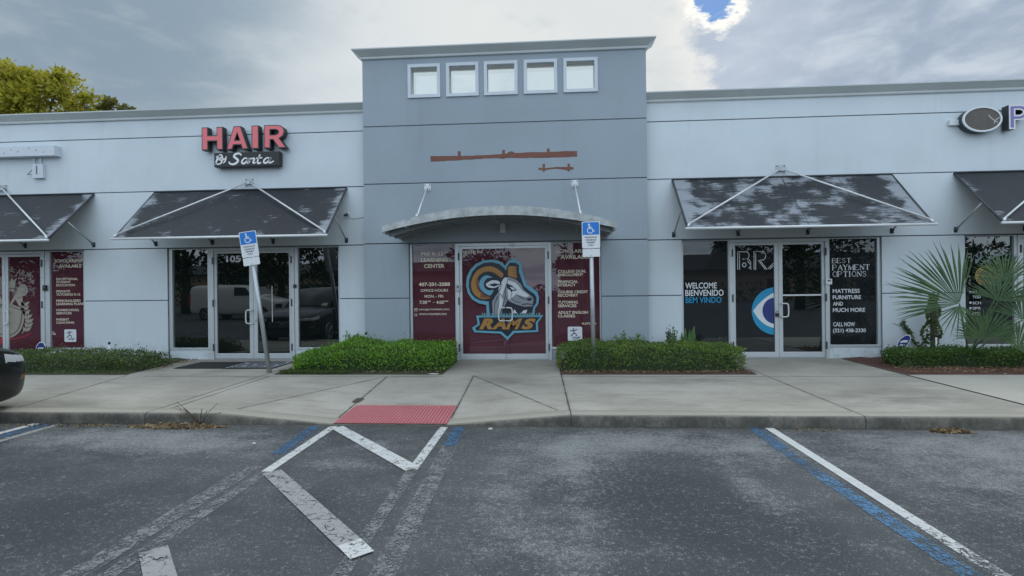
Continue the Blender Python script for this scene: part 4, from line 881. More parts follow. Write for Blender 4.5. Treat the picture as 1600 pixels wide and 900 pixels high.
def awning(xc, label, mat):
    t = thing('awning', label, 'awning', (xc, 0, 0), 'black fabric awnings over the shop doors')
    sl_ = (AW_Z1-AW_Z0)/AW_P                                # slope of the cloth
    k = MB(); nx, ny = 24, 10; rr = np.random.default_rng(int(abs(xc)*10)); ph = rr.uniform(0, 6, 3)
    def cz(u, w): return AW_Z0+(AW_Z1-AW_Z0)*w-0.022*math.sin(math.pi*w)*(0.6+0.4*math.sin(3*u+ph[0]))*abs(math.sin(math.pi*(u*1.5)))-0.006*math.sin(11*u+ph[1])*math.sin(math.pi*w)
    for side, o in ((0, 0.0), (1, -0.012)):
        n = len(k.v)
        for j in range(ny+1):
            for i in range(nx+1):
                u, w = i/nx, j/ny; k.v.append((xc-AW_H+2*AW_H*u, -AW_P*w-0.004, cz(u, w)+o))
        for j in range(ny):
            for i in range(nx):
                q = (n+j*(nx+1)+i, n+(j+1)*(nx+1)+i, n+(j+1)*(nx+1)+i+1, n+j*(nx+1)+i+1); k.f.append(q if side == 0 else tuple(reversed(q))); k.m.append(0)
    k.build('canopy', mat, t, smooth=True)
    k = MB()
    for sx in (-1, 1): k.tube([(xc+sx*(AW_H+.006), 0, AW_Z0-.01), (xc+sx*(AW_H+.006), -AW_P, AW_Z1-.01)], 0.02, 8)
    k.tube([(xc-AW_H, -0.014, AW_Z0+.005), (xc+AW_H, -0.014, AW_Z0+.005)], 0.018, 8)
    k.tube([(xc, -0.02, AW_Z0-.04), (xc, -AW_P, AW_Z1-.035)], 0.018, 8)
    k.build('frame', M['darkmetal'], t, smooth=True)
    k = MB(); k.tube([(xc-AW_H-.05, -AW_P-.012, AW_Z1-.012), (xc+AW_H+.05, -AW_P-.012, AW_Z1-.012)], 0.025, 10)
    k.build('front_bar', M['bar'], t, smooth=True)
    k = MB(); z = 3.85; k.box(xc-.09, xc+.09, -.008, 0.0, z-.07, z+.09); k.box(xc-.03, xc+.03, -.06, -.008, z-.035, z+.035)
    for dx in (-.065, .065):
        for dz in (-.045, .065): k.tube([(xc+dx, -.016, z+dz), (xc+dx, -.006, z+dz)], .012, 6, 1)
    k.build('wall_bracket', [M['steel'], M['darkmetal']], t)
    for sx in (-1, 1):
        k = MB(); e = (xc+sx*(AW_H-.03), -AW_P+.02, AW_Z1+.075); k.tube([(xc+sx*.03, -.045, z), e], 0.017, 8); k.tube([e, (e[0]+sx*.035, e[1]-.02, e[2]-.055)], [0.024, 0.02], 8)
        k.build('stay_rod', M['bar'], t, smooth=True)
    for dx in (-(AW_H-.005), -.82, .5, AW_H-.005):
        k = MB(); yb = -0.62; k.tube([(xc+dx, yb, AW_Z0+sl_*(-yb)-.03), (xc+dx, -.012, 2.62)], 0.015, 8); k.box(xc+dx-.03, xc+dx+.03, -.012, 0, 2.57, 2.67, 1)
        k.tube([(xc+dx, -.045, 2.635), (xc+dx, -.01, 2.615)], 0.024, 8, 1); k.build('brace', [M['steel'], M['darkmetal']], t, smooth=True)
    return t
awning(-11.633, 'dark faded awning cut off by the left edge of the photo, over the crest door', awning_mat('awning_cloth_left', 0.59, 2.7))
awning(-6.13, 'black awning with a few pale scuffs over door 105, below the pink HAIR letters', awning_mat('awning_cloth_105', 0.575, 6.1))
awning(4.60, 'black awning badly streaked with white mildew over the eye emblem door', awning_mat('awning_cloth_right', 0.50, 9.4))
awning(9.88, 'clean black awning cut off by the right edge of the photo, below the oval sign', awning_mat('awning_cloth_far', 0.68, 4.3))

# ================================================================== arched metal entrance canopy
cn = thing('entrance_canopy', 'arched galvanised metal canopy on two hanger rods over the maroon middle doors', 'canopy', (-0.80, TY, 2.6))
cx0, cx1, cyf = -2.87, 1.235, -1.40; cm = (cx0+cx1)/2; hw = (cx1-cx0)/2
def arch(u, ze, zc): return ze+(zc-ze)*(1-u*u)
def steelmat():
    s = NT('mottled_zinc'); c = s.mix(s.ramp(s.noise(5, 6, 0.7), 0.3, 0.7), (0.30, 0.32, 0.32), (0.50, 0.52, 0.52)); c = s.mix(s.math('MULTIPLY', s.ramp(s.noise(2.3, 5, 0.7, off=(2, 2, 2)), 0.55, 0.7), 0.6), c, (0.60, 0.62, 0.62))
    c = s.mix(s.math('MULTIPLY', s.ramp(s.noise(9, 4, 0.7, stretch=(1, 1, 0.2)), 0.56, 0.75), 0.45), c, (0.17, 0.175, 0.165))
    s.put(s.b.inputs['Base Color'], c); s.b.inputs['Roughness'].default_value = 0.5; s.b.inputs['Metallic'].default_value = 0.35; return s.m
M['zinc'] = steelmat(); M['deck'] = simple('deck_metal', (0.20, 0.22, 0.22), 0.55, 0.3, 0.25, 8)
k = MB(); n = 30; us = [-1+2*i/n for i in range(n+1)]
topz = lambda u: arch(u, 2.715, 3.035); botz = lambda u: arch(u, 2.61, 2.875)
loop = [(cm+hw*u, botz(u)) for u in us]+[(cm+hw*u, topz(u)) for u in reversed(us)]
k.extr([loop], cyf-.02, cyf)
for j in range(4):
    pass
k.build('fascia', M['zinc'], cn)
k = MB()
for i in range(n):
    a, c = us[i], us[i+1]
    for o, rev in ((0.0, 0), (-0.03, 1)):
        q = [(cm+hw*a, cyf+.001, topz(a)-.045+o), (cm+hw*c, cyf+.001, topz(c)-.045+o), (cm+hw*c, TY-.002, topz(c)-.045+o), (cm+hw*a, TY-.002, topz(a)-.045+o)]
        k.face(q[::-1] if rev else q)
k.build('deck', M['deck'], cn)
k = MB()
for u in (-1, 1): x = cm+hw*u; k.box(min(x, x+.05*-u), max(x, x+.05*-u), cyf+.001, TY-.001, 2.59, 2.69)
k.build('side_beam', M['zinc'], cn)
for yy in (-1.1, -0.75, -0.30):
    k = MB(); 
    k.extr([[(cm+hw*.98*u, topz(u)-.16) for u in us]+[(cm+hw*.98*u, topz(u)-.078) for u in reversed(us)]], yy-.025, yy+.025); k.build('purlin', M['steel'], cn)
for u in (-.8, -.55, -.3, -.05, .2, .45, .7):
    k = MB(); x = cm+hw*u; k.box(x-.02, x+.02, cyf+.002, TY-.003, topz(u)-.135, topz(u)-.08); k.build('rib', M['steel'], cn)
for (u0, v0, u1, v1) in ((668, 294, 651, 337), (898, 288, 907, 331)):
    a = P(u0, v0, TY); e = P(u1, v1, -1.38); e.z = topz((e.x-cm)/hw)-.01
    k = MB(); k.tube([(a.x, TY-.05, a.z), e], 0.014, 8); k.tube([(e.x, e.y, e.z+.05), (e.x, e.y, e.z-.02)], .022, 8); k.build('hanger_rod', M['bar'], cn, smooth=True)
    k = MB(); k.box(a.x-.065, a.x+.065, TY-.008, TY-.0005, a.z-.06, a.z+.085); k.box(a.x-.02, a.x+.02, TY-.07, TY-.008, a.z-.035, a.z+.035)
    for dx in (-.045, .045):
        for dz in (-.04, .06): k.tube([(a.x+dx, TY-.014, a.z+dz), (a.x+dx, TY-.006, a.z+dz)], .011, 6, 1)
    k.build('wall_bracket', [M['signwhite'], M['darkmetal']], cn)
q = P(786, 358, TY); lm = thing('wall_lamp', 'small unlit wall lamp on the grey wall under the arched canopy', 'lamp', (q.x, TY, q.z))
k = MB(); k.box(q.x-.06, q.x+.06, TY-.03, TY-.001, q.z-.02, q.z+.13); k.build('back_plate', M['steel'], lm)
k = MB(); k.tube([(q.x, TY-.09, q.z+.1), (q.x, TY-.09, q.z-.08)], [.05, .062], 12); k.box(q.x-.02, q.x+.02, TY-.06, TY-.03, q.z+.02, q.z+.06); k.build('shade', M['signwhite'], lm, smooth=False)

# ================================================================== signs on the wall
zh = Zoom(160, 170, 3.9125, -0.17)
hs = thing('letter_sign', 'four big pink HAIR channel letters with black sides on the white wall', 'sign', (P(381, 216, 0).x, 0, 4.7))
GL = {'H': [[(0, 0), (.30, 0), (.30, .38), (.70, .38), (.70, 0), (1, 0), (1, 1), (.70, 1), (.70, .64), (.30, .64), (.30, 1), (0, 1)]],
      'A': [[(0, 0), (.27, 0), (.335, .19), (.665, .19), (.73, 0), (1, 0), (.66, 1), (.34, 1)], [(.40, .40), (.60, .40), (.50, .73)]],
      'I': [[(0, 0), (1, 0), (1, 1), (0, 1)]],
      'R': [[(0, 0), (.29, 0), (.29, .36), (.40, .36), (.66, 0), (1, 0), (.70, .41), (.86, .52), (.93, .70), (.88, .87), (.74, .97), (.55, 1), (0, 1)], [(.29, .58), (.52, .58), (.62, .63), (.65, .69), (.62, .75), (.52, .79), (.29, .79)]],
      'P': [[(0, 0), (.30, 0), (.30, .36), (.55, .36), (.80, .43), (.96, .58), (.96, .78), (.82, .94), (.58, 1), (0, 1)], [(.30, .58), (.52, .58), (.64, .64), (.64, .74), (.52, .79), (.30, .79)]]}
def letter(parent, ch, x0, x1, z0, z1, yf, m_side, m_face, m_trim, inset=0.018, depth=0.13):
    tr = lambda q: (x0+q[0]*(x1-x0), z0+q[1]*(z1-z0)); lp = [[tr(q) for q in l] for l in GL[ch]]
    k = MB(); k.extr(lp, yf, yf+depth, 1, 0)
    # the face sits inside a thin trim edge
    f = []
    for li, l in enumerate(lp):
        area = sum(l[i][0]*l[(i+1) % len(l)][1]-l[(i+1) % len(l)][0]*l[i][1] for i in range(len(l))); sg = 1 if area > 0 else -1
        if li: sg = -sg
        out = []
        for i in range(len(l)):
            a, b_, c = Vector(l[i-1]), Vector(l[i]), Vector(l[(i+1) % len(l)])
            d1, d2 = (b_-a).normalized(), (c-b_).normalized(); n1, n2 = Vector((-d1.y, d1.x)), Vector((-d2.y, d2.x)); m_ = n1+n2
            m_ = m_/max(0.5, m_.length_squared/2); out.append(tuple(b_+m_*inset*sg))
        f.append(out)
    o = k.build('letter', [m_side, m_trim], parent)
    k = MB(); k.flat(f, yf-0.004); k.build('face', m_face, o)
for ch, a0, b0, a1, b1 in (('H', 607, 112, 737, 252), ('A', 757, 106, 892, 248), ('I', 912, 102, 956, 244), ('R', 988, 98, 1124, 240)):
    mid = (a0+a1)/2
    letter(hs, ch, zh.p(a0, 170)[0], zh.p(a1, 170)[0], zh.p(mid, b1)[1], zh.p(mid, b0)[1], -0.17, M['black'], M['pink'], M['darkmetal'])
bs = thing('box_sign', 'black box sign with white script lettering hung under the pink letters', 'sign', (P(385, 248, 0).x, 0, 4.3))
x0, x1 = zh.p(682, 310)[0], zh.p(1080, 310)[0]; z0, z1_ = zh.p(880, 351)[1], zh.p(880, 264)[1]
k = MB(); k.box(x0, x1, -0.165, -0.03, z0, z1_); k.box(x0+.1, x0+.16, -0.03, 0, z0+.1, z0+.16); k.box(x1-.16, x1-.1, -0.03, 0, z0+.1, z0+.16); k.build('cabinet', simple('sign_black', (0.018, 0.02, 0.022), 0.5), bs, bevel=.006)
k = MB(); zb_ = Zoom(160, 170, 3.9125, -0.168)
for pts, w in (([(712, 284), (703, 306), (690, 340)], .034), ([(694, 296), (722, 281), (732, 292), (714, 309), (729, 316), (727, 330), (708, 339), (688, 332)], .03), ([(736, 296), (737, 312), (752, 302)], .026), ([(757, 290), (751, 318), (738, 332)], .026),
               ([(850, 284), (836, 273), (815, 277), (804, 291), (818, 303), (829, 315), (820, 330), (800, 339), (780, 335), (774, 323)], .042), ([(890, 306), (872, 301), (856, 315), (853, 330), (866, 334), (882, 320), (893, 302), (885, 330), (900, 330)], .034),
               ([(907, 300), (896, 333)], .034), ([(899, 322), (912, 306), (926, 303), (928, 312), (921, 326), (926, 333), (938, 326)], .032), ([(964, 278), (948, 324), (957, 333), (970, 328)], .034), ([(938, 303), (978, 298)], .026), ([(1025, 304), (1008, 299), (990, 312), (987, 327), (1000, 331), (1016, 318), (1028, 300), (1019, 326), (1030, 329), (1048, 318)], .034)):
    sp = smooth_pts(pts, 5); n_ = len(sp); k.stroke([zb_.p(*q) for q in sp], [w*(.65+.5*math.sin(math.pi*(i+1)/(n_+1))) for i in range(n_)], -0.168)
k.build('lettering', M['white'], bs)
ov = thing('oval_sign', 'brown oval sign with a white rim on the right wing of the white wall', 'sign', (8.2, 0, 4.67))
oc = (8.20, 4.665); el = lambda rx_, rz_, n=40: [(oc[0]+rx_*math.cos(2*math.pi*i/n), oc[1]+rz_*math.sin(2*math.pi*i/n)) for i in range(n)]
k = MB(); k.extr([el(.345, .235)], -0.15, -0.02); k.box(7.70, 7.90, -.06, -.02, 4.60, 4.70, 1); k.build('cabinet', [simple('oval_side', (0.03, 0.05, 0.06), 0.5), M['signwhite']], ov)
k = MB(); k.extr([el(.35, .24), el(.318, .21)], -0.17, -0.145); k.build('rim', M['signwhite'], ov)
k = MB(); k.flat([el(.325, .215)], -0.158); k.stroke([(8.31, 4.74), (8.36, 4.68), (8.42, 4.63), (8.47, 4.60)], .01, -.160, 1); k.stroke([(8.52, 4.70), (8.42, 4.63), (8.41, 4.58)], .01, -.160, 1); k.build('face', [M['ovalface'], M['signwhite']], ov)
ps = thing('letter_sign', 'purple channel letter P with white edges beside the brown oval sign', 'sign', (8.8, 0, 4.67))
letter(ps, 'P', 8.645, 9.02, 4.455, 4.905, -0.19, M['darkmetal'], M['purple'], M['signwhite'], 0.028, 0.15)
rc = thing('sign_raceway', 'long pale empty sign raceway box with screw holes, fixed high on the left wall', 'raceway', (-11.5, 0, 4.6))
k = MB(); k.box(-15.5, -10.30, -0.15, -0.001, 4.505, 4.72)
for i in range(22):
    x = -10.55-i*0.19+(i % 3)*.03; z = 4.60+((i*7) % 5)*.022-.02; k.tube([(x, -.1505, z), (x, -.153, z)], .013, 6, 1)
k.build('raceway_box', [M['trim'], M['ink']], rc, bevel=.004)
k = MB()
for u_ in (53, 63): q0, q1 = P(u_, 243, -.04), P(u_, 258, -.03); k.tube([(q0.x, -.04, 4.505), (q0.x, -.03, q1.z)], .018, 8)
a, c = P(55, 258, 0), P(72, 279, 0); k.box(a.x, c.x, -.07, -.002, c.z, a.z); k.box(a.x+.09, a.x+.12, -.0725, -.07, c.z+.08, a.z-.03, 1)
k.tube([(P(56, 272, -.03).x, -.03, P(56, 272, -.03).z), (P(43, 272, -.08).x, -.08, P(43, 273, -.08).z)], .007, 6, 1)
k.tube([(P(52, 264, -.03).x, -.03, P(52, 264, -.03).z), (P(43, 272, -.08).x, -.08, P(43, 273, -.08).z)], .007, 6, 1)
k.build('junction_box', [M['trim'], M['ink']], rc, bevel=.004)
q = P(541, 335, -.06); sc_ = thing('security_camera', 'tiny dark bullet camera with a cable on the white wall beside the HAIR shop awning', 'camera', (q.x, 0, q.z))
k = MB(); k.tube([(q.x+.03, -.001, q.z+.02), (q.x+.02, -.05, q.z+.01)], .03, 10, 1); k.tube([(q.x+.02, -.04, q.z+.01), (q.x-.01, -.12, q.z-.03)], [.022, .026], 10); k.build('camera_body', [M['black'], M['signwhite']], sc_, smooth=True)
k = MB(); k.tube(smooth_pts([(q.x+.03, -.012, q.z), (q.x+.09, -.012, q.z-.07), (q.x+.2, -.012, q.z-.075), (q.x+.34, -.012, q.z-.05)], 5), .008, 6); k.build('cable', M['trim'], sc_, smooth=True)

# ================================================================== parking signs
def parking_sign(label, base, rot, h, z_text=True):
    t = thing('parking_sign', label, 'parking sign', (0, 0, 0), 'disabled parking signs on posts')
    k = MB(); w, d, n = .034, .03, 0
    k.tube([(0, 0, -0.25), (0, 0, h-.06)], .040, 10); 
    k.build('post', M['steel'], t, local=True, smooth=True)
    def plate(x0, x1, z0, z1, y, name, m, r=.02):
        pts = []
        for (cx, cz, st) in ((x1-r, z1-r, 0), (x0+r, z1-r, 90), (x0+r, z0+r, 180), (x1-r, z0+r, 270)):
            for i in range(4): pts.append((cx+r*math.cos(R(st+i*30)), cz+r*math.sin(R(st+i*30))))
        k = MB(); k.extr([pts], y-.003, y); return k.build(name, m, t, local=True)
    pw = .152; yy = -.044
    p1 = plate(-pw, pw, h-.455, h, yy, 'sign_plate', M['signwhite'])
    k = MB(); r = .018; zb_, zt2 = h-.225, h-.012; k.flat([[(-pw+.012, zb_), (pw-.012, zb_), (pw-.012, zt2-r), (pw-.012-r, zt2), (-pw+.012+r, zt2), (-pw+.012, zt2-r)]], yy-.0045); k.build('blue_field', M['blue'], p1, local=True)
    k = MB(); c = (0.0, h-.118); s_ = .95; y = yy-.006; f = lambda a, b_: (c[0]+a*s_, c[1]+b_*s_)
    k.disc(f(-.030, .072), .0165, y, 0, 12); k.stroke([f(-.028, .052), f(-.022, -.006)], .024, y); k.stroke([f(-.024, .024), f(.020, .022)], .013, y); k.stroke([f(-.024, -.004), f(.026, -.006), f(.046, -.052), f(.066, -.044)], .016, y)
    k.stroke([f(-.012+.050*math.cos(R(a)), -.034+.050*math.sin(R(a))) for a in range(120, 351, 15)], .013, y); k.build('wheelchair_symbol', M['white'], p1, local=True)
    k = MB()
    for i, (s2, w2) in enumerate((('PARKING BY', .105), ('DISABLED', .09), ('PERMIT', .075), ('ONLY', .05))): text(k, s2, -w2, w2, h-.282-i*.044, h-.254-i*.044, yy-.0045, 0, .03)
    k.build('lettering', M['ink'], p1, local=True)
    p2 = plate(-pw+.006, pw-.006, h-.60, h-.465, yy, 'fine_plate', M['signwhite'], .014)
    k = MB(); k.disc((0, h-.582), .008, yy-.0045, 0, 8); k.disc((0, h-.478), .006, yy-.0045, 0, 8)
    k.build('bolt', [M['ink'], M['trim']], p2, local=True)
    t.location = base; t.rotation_euler = rot; return t
b1 = G(421, 582, 0.155); tp = P(388, 362, b1.y-.02); h1 = (tp-b1).length
parking_sign('blue and white disabled parking sign on a post leaning to the left before door 105', tuple(b1), (0.0, math.atan2(tp.x-b1.x, tp.z-b1.z), R(3)), h1)
t2 = P(925, 346, -1.53)
parking_sign('straight blue and white disabled parking sign rising from the hedge right of the middle doors', (t2.x+.01, -1.48, .155), (0, R(-.7), R(-2)), t2.z-.155)

# ================================================================== small things on the ground
def matmat():
    s = NT('ring_mat'); v = s.voro(13, 'F1', rnd=0.15); c = s.mix(s.ramp(v, 0.30, 0.36), (0.17, 0.19, 0.22), (0.035, 0.038, 0.045))
    X, Y, Z = s.sep(); s.put(s.b.inputs['Base Color'], c); s.b.inputs['Roughness'].default_value = 0.8; return s.m
k = MB(); z = zs(-.75)+.003
k.box(-6.96, -6.03, -1.15, -.36, z, z+.012); tag(k.build('doormat', M['rubber'], bevel=.004), 'plain black doormat lying left of the leaning sign at door 105', 'doormat')
rm = thing('doormat', 'grey-blue rubber mat with an open lattice pattern behind the leaning sign at door 105', 'doormat', (-5.5, -.75, z))
k = MB()
X0, X1, Y0, Y1 = -6.0, -5.05, -1.16, -.34
k.extr([[(X0, 0), (X1, 0), (X1, 1), (X0, 1)]], 0, 1) if False else None
k.box(X0, X1, Y0, Y1, z, z+.006); rm_b = k.build('backing', simple('mat_backing', (0.36, 0.40, 0.44), 0.8), rm)
k = MB()
for i in range(14):
    for j in range(5):
        x = X0+.05+(i+.5)*(X1-X0-.1)/14; y = Y0+.03+(j+.5)*(Y1-Y0-.06)/5
        if (i*j) % 7 == 3: continue
        k.tube([(x+.028*math.cos(a*math.pi/4), y+.052*math.sin(a*math.pi/4), z+.008) for a in range(9)], .0035, 5)
k.box(X0-.005, X1+.005, Y0-.012, Y0, z, z+.014); k.box(X0-.005, X1+.005, Y1, Y1+.012, z, z+.014); k.box(X0-.012, X0, Y0, Y1, z, z+.014); k.box(X1, X1+.012, Y0, Y1, z, z+.014)
k.build('lattice', M['rubber'], rm)
def riser(u, v0, v1, Y, label):
    a, c = P(u, v1, Y), P(u, v0, Y); t = thing('sprinkler_riser', label, 'sprinkler', (a.x, Y, zs(Y)), 'garden sprinkler risers')
    k = MB(); k.tube([(a.x, Y, zs(Y)), (a.x, Y, c.z-.05)], .014, 8); k.build('pipe', M['white'], t, smooth=True)
    k = MB(); k.tube([(a.x, Y, c.z-.055), (a.x, Y, c.z-.02), (a.x, Y, c.z)], [.018, .024, .014], 8); k.build('nozzle', M['black'], t, smooth=True)
riser(572, 519, 545, -.35, 'white sprinkler riser with black tip behind the bright green hedge')
riser(1463, 522, 556, -.6, 'white sprinkler riser with black tip beside the vine covered post')
riser(171, 534, 560, -.4, 'sprinkler riser with only its black tip showing above the dull hedge by the black car')
def yard_sign(u, v, Y, r, lean, label):
    c = P(u, v, Y); t = thing('yard_sign', label, 'yard sign', (c.x, Y, zs(Y)), 'small blue yard signs')
    k = MB(); k.tube([(c.x, Y+.015, zs(Y)-.02), (c.x, Y+.012, c.z)], .008, 6); k.build('stake', M['steel'], t)
    k = MB(); oc_ = [(c.x+r*.75*math.cos(R(22.5+45*i)), c.z+r*math.sin(R(22.5+45*i))) for i in range(8)]
    k.extr([oc_], Y-.006, Y, 0); sc2 = lambda s_: [(c.x+(q[0]-c.x)*s_, c.z+(q[1]-c.z)*s_) for q in oc_]
    k.flat([sc2(.88)], Y-.0075, 1); k.stroke([(c.x-r*.42, c.z-r*.05), (c.x-r*.1, c.z+r*.08), (c.x+r*.42, c.z+r*.05)], r*.3, Y-.009, 0); k.stroke([(c.x-r*.3, c.z-r*.42), (c.x+r*.3, c.z-r*.38)], r*.16, Y-.009, 0)
    o = k.build('plate', [M['signwhite'], simple('yard_blue', (0.012, 0.03, 0.20), 0.4)], t)
    for p in o.data.vertices: p.co.x += lean*(p.co.z-(c.z-zs(Y)))
    return t
yard_sign(64, 545, -.55, .15, 0.1, 'small blue and white yard sign behind the dull hedge at the crest door')
yard_sign(1412, 534, -.45, .14, 0.55, 'small blue and white yard sign tilted against the white wall near the palm')

# ================================================================== plants
LM = dict(bright=leafmat('hedge_leaf_bright', (0.075, 0.20, 0.022), (0.20, 0.38, 0.055)), clip=leafmat('hedge_leaf_clipped', (0.055, 0.125, 0.025), (0.20, 0.29, 0.07)),
          dull=leafmat('hedge_leaf_dull', (0.06, 0.105, 0.03), (0.15, 0.21, 0.07)), dark=leafmat('hedge_leaf_dark', (0.04, 0.10, 0.02), (0.11, 0.20, 0.045)),
          palm=leafmat('palm_leaf', (0.045, 0.095, 0.042), (0.085, 0.15, 0.062), 0.4, 0.15), palmdead=leafmat('dead_palm_leaf', (0.09, 0.085, 0.05), (0.17, 0.15, 0.10), 0.7, 0.1),
          vine=leafmat('vine_leaf', (0.055, 0.10, 0.03), (0.13, 0.19, 0.06)), yellow=leafmat('yellow_tree_leaf', (0.25, 0.255, 0.03), (0.46, 0.43, 0.06), 0.5, 0.45), olive=leafmat('olive_tree_leaf', (0.12, 0.135, 0.035), (0.21, 0.21, 0.06), 0.5, 0.4),
          oak=leafmat('oak_leaf', (0.02, 0.038, 0.012), (0.05, 0.08, 0.025), 0.5, 0.15), litter=leafmat('dead_leaf', (0.10, 0.065, 0.038), (0.26, 0.20, 0.125), 0.8, 0.1), spiky=leafmat('blade_leaf', (0.07, 0.15, 0.05), (0.16, 0.26, 0.10)), grass=leafmat('grass_blade', (0.05, 0.10, 0.025), (0.12, 0.17, 0.05)))
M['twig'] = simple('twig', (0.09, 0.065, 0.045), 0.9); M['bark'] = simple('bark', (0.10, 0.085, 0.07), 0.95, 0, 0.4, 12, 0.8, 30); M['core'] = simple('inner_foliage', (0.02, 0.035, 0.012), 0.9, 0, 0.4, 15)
def hedge(label, x0, x1, y0, y1, hf, n, leaf, mat, box=4.0, rag=0.03, flop=0.7, group='low hedges in front of the shops', core=True, twigs=40, stray=0.02):
    """hf(u, w) -> height at u along and w across; leaves crowd the surface and thin out inside"""
    zb = zs(-1)+.02
    t = thing('hedge', label, 'hedge', ((x0+x1)/2, (y0+y1)/2, zb), group)
    r = rng; N = int(n*1.6); cen = []; dr = []
    cxm, cym, ax, ay = (x0+x1)/2, (y0+y1)/2, (x1-x0)/2, (y1-y0)/2
    u = r.uniform(-1, 1, N*3); w = r.uniform(-1, 1, N*3); ph = r.uniform(0, 6, 8)
    face = r.uniform(0, 1, N*3)
    areaT, areaF, areaS = ax*ay*4, 2*ax*.5, 2*ay*.5; tot = areaT+areaF*2+areaS*2
    for i in range(N*3):
        if len(cen) >= n: break
        f = face[i]*tot; uu, ww = u[i], w[i]; hh = None
        lump = 0.5*math.sin(7*uu*ax+ph[0])+0.3*math.sin(13*uu*ax+5*ww+ph[1])+0.3*math.sin(17*ww*ay+ph[2])
        dep = abs(r.normal(0, rag))*(1 if r.random() < .8 else 2.5)
        if f < areaT: a, b_, c_ = uu, ww, 1.0; nd = (0, 0, 1)
        elif f < areaT+areaF: a, b_, c_ = uu, -1, r.random()**.8; nd = (0, -1, .3)
        elif f < areaT+2*areaF: a, b_, c_ = uu, 1, r.random(); nd = (0, 1, .3)
        else: a, b_, c_ = (1 if r.random() < .5 else -1), ww, r.random(); nd = (a, 0, .3)
        if c_ < .3 and r.random() < .55: continue
        h = hf((a+1)/2, (b_+1)/2)
        if h <= 0.02: continue
        # round the corners of the box
        q = (abs(a)**box+abs(b_)**box)**(1/box); k_ = 1/max(1, q); 
        zz_ = c_*h; rnd = 1-.16*max(0, c_-.55)**2/.2 if c_ < 1 else 1
        px = cxm+a*ax*k_*rnd; py = cym+b_*ay*k_*rnd
        edge = max(abs(a), abs(b_))
        if c_ == 1.0: zz_ -= h*.16*max(0, edge-.75)**2/.0625
        p = np.array([px, py, zb+zz_+lump*.02*(c_)]); nd = np.array(nd, float)
        p += nd*(lump*.02-dep*.8)+r.normal(0, .012, 3)
        if r.random() < stray: p += nd*abs(r.normal(0, .05))+np.array([0, 0, abs(r.normal(0, .03))])
        if p[2] < zb+.02: continue
        cen.append(p); dr.append(nd*.7+np.array([0, 0, .35]))
    leaf_mesh('foliage', cen, dr, leaf, mat, t, 0.5, flop)
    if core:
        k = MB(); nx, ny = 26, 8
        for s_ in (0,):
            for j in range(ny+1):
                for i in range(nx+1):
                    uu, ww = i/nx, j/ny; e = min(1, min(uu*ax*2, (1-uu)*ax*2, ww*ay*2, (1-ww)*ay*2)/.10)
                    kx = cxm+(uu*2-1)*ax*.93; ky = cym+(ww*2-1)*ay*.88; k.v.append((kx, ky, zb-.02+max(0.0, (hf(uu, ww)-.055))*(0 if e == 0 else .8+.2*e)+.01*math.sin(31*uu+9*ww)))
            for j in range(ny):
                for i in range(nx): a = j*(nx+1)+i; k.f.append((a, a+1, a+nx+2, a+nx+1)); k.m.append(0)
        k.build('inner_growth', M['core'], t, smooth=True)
    k = MB()
    for i in range(twigs):
        a, b_ = r.uniform(-.95, .95), r.uniform(-.9, .4); h = hf((a+1)/2, (b_+1)/2)
        p = Vector((cxm+a*ax, cym+b_*ay, zb-.02)); e = p+Vector((r.normal(0, .05), r.normal(0, .05), h*r.uniform(.7, 1.02))); k.tube([p, (p+e)/2+Vector((r.normal(0, .02), r.normal(0, .02), 0)), e], [.006, .004, .002], 4)
    k.build('twigs', M['twig'], t)
    return t
def n1(u, s_, f=1): return math.sin(u*11*f+s_)*.5+math.sin(u*23*f+2*s_)*.3+math.sin(u*41*f+3*s_)*.2
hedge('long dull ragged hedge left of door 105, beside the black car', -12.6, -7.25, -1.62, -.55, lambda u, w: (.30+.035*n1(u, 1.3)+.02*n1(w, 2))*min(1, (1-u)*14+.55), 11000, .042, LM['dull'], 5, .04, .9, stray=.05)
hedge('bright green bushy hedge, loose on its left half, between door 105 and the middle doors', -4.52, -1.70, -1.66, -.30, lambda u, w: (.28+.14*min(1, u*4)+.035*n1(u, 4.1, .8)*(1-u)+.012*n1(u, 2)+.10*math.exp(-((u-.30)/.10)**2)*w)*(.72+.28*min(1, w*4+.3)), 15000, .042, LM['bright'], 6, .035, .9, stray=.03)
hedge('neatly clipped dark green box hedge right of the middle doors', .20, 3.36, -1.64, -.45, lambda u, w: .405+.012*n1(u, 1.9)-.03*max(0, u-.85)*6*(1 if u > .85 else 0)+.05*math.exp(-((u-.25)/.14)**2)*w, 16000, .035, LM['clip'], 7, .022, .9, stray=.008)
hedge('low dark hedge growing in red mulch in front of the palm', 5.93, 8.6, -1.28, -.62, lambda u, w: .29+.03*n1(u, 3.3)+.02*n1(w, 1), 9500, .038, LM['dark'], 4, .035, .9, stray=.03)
def shrub(name, label, cat, x, y, h, w, n, mat, leaf=.05, stems=6):
    t = thing(name, label, cat, (x, y, zs(y))); k = MB(); cen = []; dr = []
    for s_ in range(stems):
        an = rng.uniform(0, 6.28); rr = rng.uniform(.2, 1)*w; e = np.array([x+rr*math.cos(an), y+rr*math.sin(an)*.6, zs(y)+h*rng.uniform(.7, 1.0)]); p = np.array([x, y, zs(y)])
        k.tube([p, (p+e)/2+rng.normal(0, .02, 3), e], [.008, .006, .003], 5)
        for i in range(n//stems):
            f = rng.uniform(.35, 1.03); q = p+(e-p)*f; o = rng.normal(0, 1, 3); o /= np.linalg.norm(o); cen.append(q+o*.045); dr.append(o+np.array([0, 0, .5]))
    k.build('stem', M['twig'], t); leaf_mesh('foliage', cen, dr, leaf, mat, t, .5, .4); return t
q = P(1050, 528, -.4); shrub('shrub', 'leafy shrub with upright shoots against the white wall behind the clipped hedge', 'shrub', q.x, -.4, .66, .16, 260, LM['spiky'], .055, 7)
